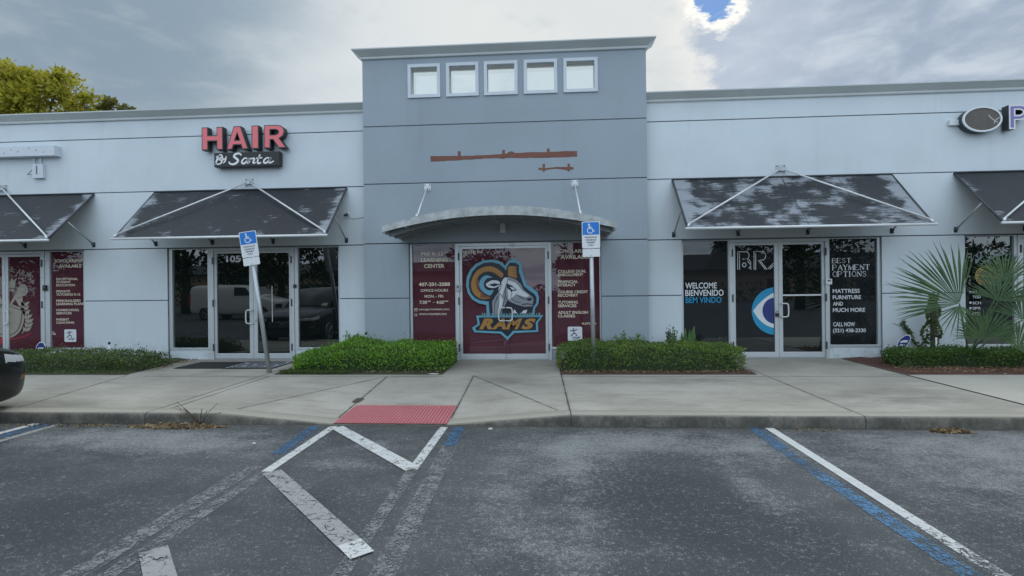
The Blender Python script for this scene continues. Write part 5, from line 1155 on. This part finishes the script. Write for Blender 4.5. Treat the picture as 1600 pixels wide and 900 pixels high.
q = P(985, 540, -.5); shrub('shrub', 'low bushy green shrub poking up behind the clipped hedge by the grey wall', 'shrub', q.x, -.45, .56, .45, 420, LM['bright'], .05, 12)
q = P(577, 530, -.35); shrub('shrub', 'small dark leafy shrub rising above the bright hedge by the shop window', 'shrub', P(548, 535, -.35).x, -.3, .60, .22, 300, LM['bright'], .05, 8)
q = P(1072, 535, -.55); t = thing('blade_plant', 'clump of upright pale green blade leaves at the left edge of the charcoal window', 'plant', (q.x, -.55, zs(-.55)))
k = MB()
for (dx, lean, h, w) in ((-.06, -.03, .58, .03), (-.02, 0, .66, .034), (.02, .04, .64, .03), (.045, .10, .70, .04), (0, -.06, .5, .03), (.03, .14, .55, .03)):
    p = Vector((q.x+dx, -.55, zs(-.55))); pts = [p, p+Vector((lean*.3, -.01, h*.45)), p+Vector((lean*.8, -.03, h*.85)), p+Vector((lean, -.04, h))]
    for i in range(3):
        w0, w1 = w*(1, 1.1, .8, .15)[i], w*(1, 1.1, .8, .15)[i+1]; a, c = pts[i], pts[i+1]
        k.face([(a.x-w0, a.y, a.z), (a.x, a.y-.012, a.z), (c.x, c.y-.012, c.z), (c.x-w1, c.y, c.z)]); k.face([(a.x, a.y-.012, a.z), (a.x+w0, a.y, a.z), (c.x+w1, c.y, c.z), (c.x, c.y-.012, c.z)])
k.build('blades', LM['spiky'], t)

# fan palm at the right edge
pb = Vector((7.22, -1.05, zs(-1.05)))
fp = thing('fan_palm', 'fan palm with big spread leaves in front of the window at the right edge', 'palm', tuple(pb))
def frond(hub, base, axis, normal, spread, n, L, mat, droop=.12, fuse=.42, name='frond', lens=None, LW=.016):
    hub, base = Vector(hub), Vector(base); ax = Vector(axis).normalized(); nm = Vector(normal); nm = (nm-ax*nm.dot(ax)).normalized(); sd = nm.cross(ax)
    k = MB(); k.tube([base, (base+hub)/2+Vector((0, 0, (hub-base).length*.06)), hub], [.014, .011, .009], 6)
    dth = 2*spread/(n-1)
    for i in range(n):
        th = -spread+dth*i; jit = rng.normal(0, .03); d = ax*math.cos(th+jit)+sd*math.sin(th+jit); d2 = (-ax*math.sin(th)+sd*math.cos(th)); l = L*(1-.30*(abs(th)/spread)**2)*rng.uniform(.9, 1.05)*(lens(th) if lens else 1)
        cup = nm*.05*L*math.cos(th*1.2); out = rng.normal(0, .02)*L
        def pt(f): return hub+d*l*f+cup*math.sin(f*2.2)+nm*out*f*f+Vector((0, 0, -droop*l*f**2.6*rng.uniform(.8, 1.3)))
        def wd(f): return min(math.tan(dth/2)*l*f*1.0, LW*(1-f)/(1-fuse)+.0015) if f > fuse else math.tan(dth/2)*l*f
        fs = [0.02, fuse*.6, fuse, .62, .8, .93, 1.0]; P_ = [pt(f) for f in fs]; fold = .35
        for j in range(len(fs)-1):
            w0, w1 = max(.001, wd(fs[j])), max(.001, wd(fs[j+1])*(.9 if j < 5 else .1)); a, c = P_[j], P_[j+1]
            k.face([a-d2*w0-nm*w0*fold, a, c, c-d2*w1-nm*w1*fold]); k.face([a, a+d2*w0-nm*w0*fold, c+d2*w1-nm*w1*fold, c])
    return k.build(name, [mat], fp)
cr = pb+Vector((0, 0, .18))
def W_(u, v, Y): return P(u, v, Y)
toC = Vector((-.45, -.85, .25))
frond(W_(1499, 474, -1.55), cr, (-.74, .05, .68), toC, 1.0, 40, 1.22, LM['palm'], .06, .56)
frond(W_(1499, 478, -1.52), cr, (-.15, -.1, -1.0), toC, 1.15, 13, .50, LM['palm'], .10, .22)
frond(W_(1560, 470, -1.25), cr, (.25, 0, 1), toC, 1.35, 34, .62, LM['palm'], .08, .5)
frond(W_(1538, 530, -1.75), cr, (.0, -.25, 1), (-.2, -.9, .4), 1.5, 40, .62, LM['palm'], .12, .5)
frond(W_(1598, 500, -1.35), cr, (.6, 0, 1), toC, 1.5, 34, .72, LM['palm'], .1, .5)
frond(W_(1590, 545, -1.9), cr, (.5, -.3, .75), (-.3, -.9, .5), 1.5, 34, .62, LM['palm'], .15, .5)
frond(W_(1570, 440, -0.8), cr, (-.1, .2, 1), toC, 1.2, 30, .62, LM['palm'], .05, .5)
k = MB(); k.tube([pb, pb+Vector((0, 0, .12)), cr], [.13, .12, .06], 10); k.build('trunk', M['bark'], fp, smooth=True)
# vine covered post with a runner on the wall
q = P(1458, 462, -.30); vp = thing('vine_covered_post', 'short post wrapped in leafy vine beside the white wall, left of the palm', 'vine', (q.x, -.3, zs(-.3)))
k = MB(); k.box(q.x-.035, q.x+.035, -.335, -.265, zs(-.3)-.02, q.z); k.build('post', M['bark'], vp)
cen = []; dr = []
for i in range(620):
    f = rng.random(); z = zs(-.3)+.05+(q.z-zs(-.3)-.02)*f; rr = (.07+.11*(1-f)**1.5)*(1+.25*math.sin(f*19)); an = rng.uniform(0, 6.28); cen.append((q.x+rr*math.cos(an)-.10*(1-f)**2, -.3+rr*math.sin(an), z)); dr.append((math.cos(an), math.sin(an), -.5))
run = [P(u, v, -.03) for u, v in ((1436, 543), (1428, 536), (1423, 524), (1418, 515), (1412, 508), (1411, 500))]
for i in range(90):
    f = rng.random()*(len(run)-1.001); p = run[int(f)].lerp(run[int(f)+1], f-int(f)); cen.append((p.x+rng.normal(0, .025), -.035+rng.normal(0, .01)-.02*(1-f/5), p.z+rng.normal(0, .025))); dr.append((rng.normal(), -1, -.6))
leaf_mesh('leaves', cen, dr, .065, LM['vine'], vp, .75, .45)
k = MB(); k.tube([(p.x, -.012, p.z) for p in run], .005, 5); w2 = [P(u, v, -.008) for u, v in ((1411, 503), (1408, 509), (1400, 507), (1395, 505))]; k.tube([(p.x, -.008, p.z) for p in w2], .004, 5); k.build('runner', M['twig'], vp)

# litter, chips and weeds (what nobody could count)
def litter(name, label, cat, cx, cy, rx_, ry_, n, size, mat, zf, hmax=.05, x_only=None):
    cen = []; dr = []
    for i in range(n):
        a, rr = rng.uniform(0, 6.28), math.sqrt(rng.random()); x, y = cx+rx_*rr*math.cos(a), cy+ry_*rr*math.sin(a); cen.append((x, y, zf(x, y)+.006+abs(rng.normal(0, hmax*.4))*(1-rr))); dr.append((rng.normal(), rng.normal(), rng.normal(0, .25)))
    return tag(leaf_mesh(name, cen, dr, size, mat, None, .45, .25), label, cat, kind='stuff')
z0_ = lambda x, y: 0.0; zb_ = lambda x, y: zs(y)+.035
litter('leaf_litter', 'heap of dry brown leaves in the gutter left of the ramp', 'leaf litter', -4.35, -4.52, .62, .10, 420, .055, LM['litter'], z0_, .07)
litter('leaf_litter', 'scattered dry leaves in the gutter below the left kerb', 'leaf litter', -5.5, -4.50, 1.2, .07, 160, .04, LM['litter'], z0_, .02)
litter('leaf_litter', 'small pile of yellow brown leaves against the right kerb', 'leaf litter', 4.33, -4.50, .22, .08, 260, .055, LM['litter'], z0_, .07)
litter('leaf_litter', 'few dead leaf scraps in the gutter near the long white line', 'leaf litter', 2.95, -4.47, .25, .05, 40, .035, LM['litter'], z0_, .01)
for (x0, x1, y_, m) in ((-12, -7.4, -1.70, 'dull'), (-4.6, -3.4, -1.70, 'bright')):
    n_ = 700; cen = [(rng.uniform(x0, x1), y_+rng.normal(0, .05), zs(y_)+.05) for _ in range(n_)]; tag(leaf_mesh('ground_cover', cen, [(0, -.3, 1)]*n_, .07, LM['grass'], None, .2, .5), 'thin grass growing along the front edge of the bed below the hedge', 'ground cover', kind='stuff')
for (x0, x1, y0, y1, n_, lab) in ((.3, 3.4, -1.76, -1.55, 420, 'wood chips and dry leaves below the clipped hedge'), (5.8, 9.2, -1.78, -1.0, 1300, 'red brown mulch chips around the low hedge and the palm'), (-4.6, -1.8, -1.74, -1.6, 200, 'dry leaf scraps below the bright hedge'), (-7.6, -7.1, -1.4, -.2, 200, 'brown leaf scraps at the end of the dull hedge')):
    cen = [(rng.uniform(x0, x1), rng.uniform(y0, y1), 0) for _ in range(n_)]; cen = [(a, b_, zs(b_)+.045) for a, b_, _ in cen]; tag(leaf_mesh('mulch_chips', cen, [(rng.normal(), rng.normal(), .1) for _ in range(n_)], .05, LM['litter'], None, .35, .2), lab, 'mulch', kind='stuff')
wd_ = thing('weed', 'thin dry weed growing from the kerb joint above the leaf heap', 'weed', (-4.15, -4.40, 0.0)); k = MB(); cen = []; dr = []
for i in range(14):
    a = rng.uniform(0, 6.28); e = Vector((-4.15+.30*math.cos(a), -4.42-.05*abs(math.sin(a)), .08+rng.uniform(.02, .2))); k.tube([(-4.15, -4.40, .0), Vector((-4.15, -4.42, .05)).lerp(e, .5), e], .0025, 4)
    for f in (.6, .8, 1): p = Vector((-4.15, -4.42, .05)).lerp(e, f); cen.append(tuple(p)); dr.append((math.cos(a), 0, .4))
k.build('stem', M['twig'], wd_); leaf_mesh('leaves', cen, dr, .035, LM['dull'], wd_, .4, .5)
def chip(u, v, w, d, h, label, z=0.15, m='white'):
    p = G(u, v, z); bmh = bmesh.new(); bmesh.ops.create_icosphere(bmh, subdivisions=2, radius=1)
    for q in bmh.verts: q.co = Vector((q.co.x*w, q.co.y*d, q.co.z*h))*(1+rng.normal(0, .10))
    me = bpy.data.meshes.new('stone'); bmh.to_mesh(me); bmh.free(); me.materials.append(M['chip']); o = bpy.data.objects.new('stone', me); COL.objects.link(o); o.location = (p.x, p.y, z+h*.6); tag(o, label, 'stone', 'pale limestone chips beside the beds')
M['chip'] = simple('limestone', (0.50, 0.49, 0.45), 0.9, 0, 0.2, 30)
chip(481, 582, .045, .035, .02, 'pale stone chip in the grass at the left foot of the bright hedge'); chip(678, 585, .10, .03, .012, 'flat pale stone slab at the right foot of the bright hedge')
chip(289, 664, .05, .03, .018, 'white scrap of stone among the dry leaves in the left gutter', 0.0); chip(62, 580, .07, .03, .016, 'pale stone chip at the foot of the dull hedge near the black car'); chip(100, 581, .06, .03, .016, 'second pale stone chip from the black car, below the dull hedge'); chip(397, 694, .02, .02, .012, 'tiny pale pebble lying on the asphalt left of the faded blue line', 0.0); chip(766, 671, .025, .02, .012, 'tiny pale pebble at the edge of the asphalt near the ramp', 0.0)

# ================================================================== trees
def tree(name, label, x, y, h, blobs, n, leaf, mat, trunk_r=.2, limbs=9, group=None, cat='tree'):
    t = thing(name, label, cat, (x, y, 0), group); k = MB(); k.tube([(x, y, -.1), (x+.1, y, h*.2), (x, y+.1, h*.42)], [trunk_r*1.25, trunk_r, trunk_r*.75], 10)
    cen = []; dr = []; tot = sum(b_[3]*b_[4] for b_ in blobs)
    for (bx, by, bz, br, bh) in blobs:
        m = int(n*br*bh/tot)
        k.tube([(x, y+.05, h*.36), ((x*1.3+bx*.7)/2, (y*1.3+by*.7)/2, (h*.4+bz)/2), (bx, by, bz)], [trunk_r*.5, trunk_r*.3, trunk_r*.08], 6)
        nc = max(6, m//70); cl = rng.normal(0, 1, (nc, 3)); cl /= np.linalg.norm(cl, axis=1)[:, None]; cl *= (rng.uniform(.55, 1.02, nc)**.6)[:, None]
        for c in cl:
            cc = np.array([bx, by, bz])+c*np.array([br, br, bh]); sz = rng.uniform(.14, .28)*br
            for i in range(m//nc): o = rng.normal(0, 1, 3); cen.append(cc+o*sz*np.array([1, 1, .7])); dr.append(o+c)
    k.build('trunk', M['bark'], t, smooth=True); leaf_mesh('crown', cen, dr, leaf, mat, t, .55, .5); return t
q = lambda u, v, Y=17: tuple(P(u, v, Y))
bl = []
for u, v, r in ((-70, 150, 1.6), (-20, 130, 1.5), (5, 118, .9), (35, 135, 1.1), (65, 140, 1.1), (92, 128, .85), (112, 150, .9), (135, 165, .8), (60, 175, 1.6), (0, 170, 1.7)): bl.append((*q(u, v), r, r*.9))
c = q(40, 150); tree('tree', 'yellow green leafy tree rising behind the flat roof at the left edge', c[0], 17, c[2]+1, bl, 15000, .26, LM['yellow'], .25)
bl = [(*q(u, v, 19), r, r*.75) for u, v, r in ((165, 166, .65), (182, 172, .7), (200, 174, .5), (150, 175, .8))]
c = q(175, 172, 19); tree('tree', 'smaller olive tree top just showing above the roof right of the yellow green tree', c[0], 19, c[2]+.5, bl, 2200, .2, LM['olive'], .15)

# ================================================================== vehicles
M['carblack'] = simple('black_car_paint', (0.006, 0.007, 0.008), 0.32, 0.0, 0.05, 4, spec=0.4, coat=0.3); M['carwhite'] = simple('white_van_paint', (0.62, 0.63, 0.64), 0.3, 0, 0.05, 4, coat=0.6)
M['carglass'] = simple('car_glass', (0.01, 0.013, 0.015), 0.05, 0, 0.05, 3, spec=.8); M['tyre'] = simple('tyre', (0.02, 0.02, 0.021), 0.85); M['rim'] = simple('wheel_rim', (0.30, 0.31, 0.33), 0.35, 0.7)
M['lampglass'] = simple('lamp_glass', (0.52, 0.55, 0.58), 0.12, 0.1, 0.1, 30, spec=.8); M['amber'] = simple('amber_marker', (0.20, 0.085, 0.03), 0.3); M['chrome'] = simple('chrome', (0.6, 0.62, 0.64), 0.15, 0.9); M['redlamp'] = simple('red_lamp', (0.25, 0.01, 0.012), 0.2)
def loft(secs, mats_f, cap=True):
    """secs: list of (y, [(x,z)...]) half sections from bottom centre to top centre"""
    k = MB(); m = len(secs[0][1]); ring = 2*m
    for y, pts in secs: k.v += [(p[0], y, p[1]) for p in pts]+[(-p[0], y, p[1]) for p in reversed(pts)]
    for i in range(len(secs)-1):
        for j in range(ring): a = i*ring+j; b_ = i*ring+(j+1) % ring; k.f.append((a, b_, b_+ring, a+ring)); k.m.append(mats_f(i, j if j < m else ring-1-j-1 if j < ring-1 else -1, j >= m))
    if cap:
        k.f.append(tuple(range(ring-1, -1, -1))); k.m.append(0); e = (len(secs)-1)*ring; k.f.append(tuple(range(e, e+ring))); k.m.append(0)
    return k
def vehicle(name, label, cat, loc, rz, body, cabin, paint_, wheels, wr, details, regions=()):
    t = thing(name, label, cat, (0, 0, 0))
    o = loft([(y, [(0, zb), (w*.80, zb), (w*.97, zb+.07), (w, zm), (w*.985, zs2), (w*.90, zt-.02), (w*.45, zt+.012), (0, zt+.02)]) for (y, w, zb, zm, zs2, zt) in body], lambda i, j, s_: 0).build('body', paint_, t, smooth=True, local=True)
    sd_ = o.modifiers.new('s', 'SUBSURF'); sd_.levels = sd_.render_levels = 4 if regions else 2
    if regions:                                            # lamps and openings cut out of the finished skin so that they follow it exactly
        dg = bpy.context.evaluated_depsgraph_get(); dg.update(); ev = o.evaluated_get(dg); me = ev.to_mesh()
        V = [tuple(q.co) for q in me.vertices]; FF = [tuple(q.vertices) for q in me.polygons]; CC = [tuple(q.center) for q in me.polygons]; ev.to_mesh_clear()
        bins = [[] for _ in range(len(regions)+1)]
        for f_, c_ in zip(FF, CC):
            for ri, (_, _, test) in enumerate(regions):
                if test(*c_): bins[ri].append(f_); break
            else: bins[-1].append(f_)
        bpy.data.objects.remove(o)
        for (nm, mm, _), fs in list(zip(regions, bins[:-1]))+[(('body', paint_, None), bins[-1])]:
            idx = {}; k = MB()
            for f_ in fs:
                for vi in f_:
                    if vi not in idx: idx[vi] = len(k.v); k.v.append(V[vi])
                k.f.append(tuple(idx[vi] for vi in f_)); k.m.append(0)
            k.build(nm, mm, t, smooth=True, local=True)
    if cabin:
        o = loft([(y, [(0, z0), (w0, z0), (w1, z1-.07), (w1*.93, z1-.015), (w1*.5, z1+.01), (0, z1+.015)]) for (y, w0, w1, z0, z1) in cabin], lambda i, j, s_: (1 if (j in (1,)) or i in (0, len(cabin)-2) else 0)).build('cabin', [paint_, M['carglass']], t, smooth=True, local=True)
        k = MB()
        for sx in (-1, 1):
            for i in range(1, len(cabin)-1):
                y, w0, w1, z0, z1 = cabin[i]; k.tube([(sx*(w0+.006), y, z0), (sx*(w1+.006), y, z1-.06)], .035, 6)
        k.build('pillars', paint_, t, local=True)
    for (wx, wy) in wheels:
        k = MB(); s_ = 1 if wx > 0 else -1; k.tube([(wx-s_*.20, wy, wr), (wx-s_*.17, wy, wr), (wx-s_*.0, wy, wr), (wx+s_*.022, wy, wr)], [wr*.9, wr, wr, wr*.90], 32); wh = k.build('wheel', M['tyre'], t, smooth=False, local=True)
        k = MB(); k.tube([(wx+s_*.02, wy, wr), (wx+s_*.026, wy, wr)], [wr*.72, wr*.70], 24); k.tube([(wx+s_*.024, wy+wr*.69*math.cos(a_*.2618), wr+wr*.69*math.sin(a_*.2618)) for a_ in range(25)], .014, 6, 1)
        for a in range(5): an = a*1.2566; k.tube([(wx+s_*.026, wy, wr), (wx+s_*.026, wy+wr*.68*math.cos(an), wr+wr*.68*math.sin(an))], .022, 5, 1)
        k.build('rim', [M['darkmetal'], M['rim']], wh, local=True)
        k = MB(); k.tube([(wx-s_*.16, wy, wr+.02), (wx-s_*.012, wy, wr+.02)], wr*1.16, 30); k.build('wheel_arch', M['black'], t, local=True)
    details(t); t.location = loc; t.rotation_euler = (0, 0, rz); return t
def suv_details(t):
    for s_ in (-1, 1):
        k = MB()
        for yy in (-1.42, -2.42, -3.40): k.box(min(s_*.93, s_*.9655), max(s_*.93, s_*.9655), yy-.005, yy+.005, .34, 1.0)
        k.box(min(s_*.93, s_*.966), max(s_*.93, s_*.966), -3.3, -1.42, .335, .345); k.build('shut_line', M['black'], t, local=True)
        k = MB(); k.box(s_*.93 if s_ > 0 else -1.12, s_*1.12 if s_ > 0 else -.93, -1.78, -1.66, 1.04, 1.18); k.build('mirror', M['carblack'], t, local=True, bevel=.03)
        k = MB(); k.box(min(s_*.955, s_*.968), max(s_*.955, s_*.968), -2.55, -2.38, .90, .925); k.box(min(s_*.955, s_*.968), max(s_*.955, s_*.968), -3.45, -3.28, .92, .945); k.build('door_handle', M['chrome'], t, local=True)
SUV_R = []
for sg, nm in ((1, 'headlight'), (-1, 'headlight')):
    SUV_R.append((nm, M['lampglass'], lambda x, y, z, sg=sg: x*sg > .47 and y > -.42 and .715-.07*min(0, y)-.02*(x*sg-.5)*0 < z < .80-.16*y-.02 and z > .70+.35*max(0, .55-x*sg)))
    SUV_R.append(('marker_lamp', M['amber'], lambda x, y, z, sg=sg: .76 < x*sg < .87 and y > -.35 and .50 < z < .55))
SUV_R.append(('lower_intake', M['black'], lambda x, y, z: abs(x) < .66 and y > -.12 and .30 < z < .43))
SUV_R.append(('grille', M['chrome'], lambda x, y, z: abs(x) < .44 and y > -.1 and .52 < z < .70 and int(z*45) % 2 == 0))
suv_body = [(0.03, .60, .40, .55, .70, .78), (0.0, .72, .30, .55, .73, .82), (-.05, .80, .25, .55, .76, .85), (-.16, .88, .22, .56, .80, .89), (-.4, .94, .20, .60, .87, .97), (-1.0, .96, .21, .62, .95, 1.05), (-1.6, .965, .22, .64, .99, 1.09), (-3.0, .965, .22, .64, 1.01, 1.08), (-4.1, .94, .24, .64, 1.02, 1.08), (-4.6, .88, .34, .62, .99, 1.04), (-4.72, .74, .48, .62, .92, .97)]
suv_cab = [(-1.45, .80, .72, 1.02, 1.12), (-2.20, .84, .68, 1.02, 1.64), (-3.0, .85, .69, 1.02, 1.69), (-3.75, .84, .68, 1.02, 1.67), (-4.30, .80, .64, 1.02, 1.58), (-4.62, .72, .60, 1.0, 1.10)]
vehicle('parked_car', 'black parked car, only its nose and headlight showing at the left edge above the kerb', 'car', (-7.62, -3.95, 0), 0, suv_body, suv_cab, M['carblack'], [(.95, -.95), (-.95, -.95), (.95, -3.75), (-.95, -3.75)], .35, suv_details, SUV_R)
van_body = [(0.0, .70, .35, .6, .85, .95), (-.10, .88, .26, .6, .95, 1.08), (-.6, .96, .24, .65, 1.08, 1.20), (-1.0, .98, .24, .7, 1.15, 1.28), (-1.15, .985, .24, .7, 1.18, 1.32), (-1.75, .985, .24, .8, 1.40, 1.86), (-2.2, .985, .24, .8, 1.45, 1.94), (-4.6, .985, .26, .8, 1.45, 1.95), (-5.05, .95, .30, .8, 1.42, 1.90), (-5.15, .88, .42, .8, 1.35, 1.80)]
def van_details(t):
    for s_ in (-1, 1):
        k = MB(); x = s_*.975; k.v = [(x*1.012, -1.42, 1.36), (x*.985, -1.85, 1.78), (x*.985, -2.45, 1.80), (x*1.012, -2.45, 1.36)]; k.f = [(0, 1, 2, 3)]; k.m = [0]; k.build('side_window', M['carglass'], t, local=True)
        k = MB(); k.box(min(s_*.55, s_*.9), max(s_*.55, s_*.9), -.25, -.01, .68, .88); k.build('headlight', M['lampglass'], t, local=True, bevel=.03)
        k = MB(); k.box(min(s_*.84, s_*.93), max(s_*.84, s_*.93), -5.17, -5.0, .85, 1.45); k.build('tail_lamp', M['redlamp'], t, local=True)
    k = MB(); k.v = [(-.82, -1.16, 1.36), (.82, -1.16, 1.36), (.74, -1.66, 1.84), (-.74, -1.66, 1.84)]; k.f = [(0, 1, 2, 3)]; k.m = [0]; k.build('windscreen', M['carglass'], t, local=True)
    k = MB(); k.box(-.7, .7, -5.175, -5.1, 1.35, 1.75); k.build('rear_window', M['carglass'], t, local=True)
vehicle('parked_van', 'white van parked across the lot, mirrored in the glass of door 105', 'van', (-14.6, -17.6, 0), R(-90), van_body, None, M['carwhite'], [(.98, -.95), (-.98, -.95), (.98, -4.1), (-.98, -4.1)], .34, van_details)

# ================================================================== across the lot, behind the camera: only seen mirrored in the shop glass
def oak(label, x, y, h, w, n):
    bl = [(x+w*dx, y+w*dy*.6, h*f, w*r, h*.17) for dx, dy, f, r in ((0, 0, .82, .5), (-.55, .1, .66, .45), (.5, -.1, .70, .45), (.1, .4, .60, .4), (-.2, -.4, .72, .4), (.8, .2, .52, .3), (-.85, -.1, .50, .3), (-.4, .5, .42, .5), (.45, .5, .40, .5), (0, .7, .34, .5))]
    tree('oak_tree', label, x, y, h, bl, n, .30, LM['oak'], .28, group='dark trees across the lot mirrored in the shop glass')
oak('large dark tree mirrored in the left pane beside door 105', -26, -25, 9.0, 4.8, 6500); oak('dark tree mirrored above the white van in door 105', -21, -29, 8.4, 4.8, 8500); oak('bushy dark tree mirrored in the window right of door 105', -14.2, -27, 5.0, 3.4, 3400); oak('dark spreading tree added to dim the sky mirrored in the crest door at the left edge', -37, -25, 9.0, 4.8, 6000)  # crest door oak is added, so its glass mirrors less bright sky
oak('wide dark tree mirrored in the bare glass leaf of the eye emblem door', 16.5, -24, 9.0, 4.6, 6000); oak('dark tree mirrored in the maroon window right of the middle doors', 4.2, -32, 7.0, 3.0, 2000); oak('dark tree mirrored in the maroon window left of the middle doors', -5.5, -33, 7.5, 2.6, 2000)
oak('dark tree mirrored in the far right window above the yellow sticker', 32, -30, 6.0, 3.2, 2000)
def house(label, x0, x1, y0, y1, h, hr, wallc):
    t = thing('low_building', label, 'building', ((x0+x1)/2, (y0+y1)/2, 0)); k = MB(); k.box(x0, x1, y0, y1, -.05, h); k.build('wall', wallc, t)
    k = MB(); xm = (x0+x1)/2; o = .5
    k.face([(x0-o, y0-o, h), (x1+o, y0-o, h), (x1+o, (y0+y1)/2, hr), (x0-o, (y0+y1)/2, hr)]); k.face([(x1+o, y1+o, h), (x0-o, y1+o, h), (x0-o, (y0+y1)/2, hr), (x1+o, (y0+y1)/2, hr)])
    k.face([(x0-o, y1+o, h), (x0-o, y0-o, h), (x0-o, (y0+y1)/2, hr)]); k.face([(x1+o, y0-o, h), (x1+o, y1+o, h), (x1+o, (y0+y1)/2, hr)])
    k.face([(xm-3.5, y1+o+.01, h), (xm, y1-2, hr+1.6), (xm, y1-6, hr+1.6)]); k.face([(xm+3.5, y1+o+.01, h), (xm, y1-6, hr+1.6), (xm, y1-2, hr+1.6)]); k.face([(xm+3.5, y1+o+.01, h), (xm, y1-2, hr+1.6), (xm-3.5, y1+o+.01, h)])
    k.build('roof', M['roof'], t)
    for i in range(4):
        x = x0+(i+.5)*(x1-x0)/4; k = MB(); k.box(x-1.2, x+1.2, y1, y1+.05, .4, 2.3); k.build('window', M['carglass'], t)
M['roof'] = simple('shingle_roof', (0.07, 0.072, 0.078), 0.9); M['tan'] = simple('tan_wall', (0.34, 0.27, 0.20), 0.9)
house('low building with a dark gabled roof mirrored in the charcoal window', 2, 40, -58, -48, 3.4, 5.4, M['tan']); house('long tan building mirrored behind the white van in the shop glass', -62, -8, -60, -48, 3.6, 5.0, M['tan'])
hd = thing('hedge', 'long dark hedge across the lot mirrored along the bottom of the shop glass', 'hedge', (0, -40, 0)); cen = rng.uniform((-60, -42, 0), (60, -40, 1.9), (4200, 3)); leaf_mesh('foliage', cen, rng.normal(0, 1, (4200, 3)), .42, LM['oak'], hd, .6, .3)
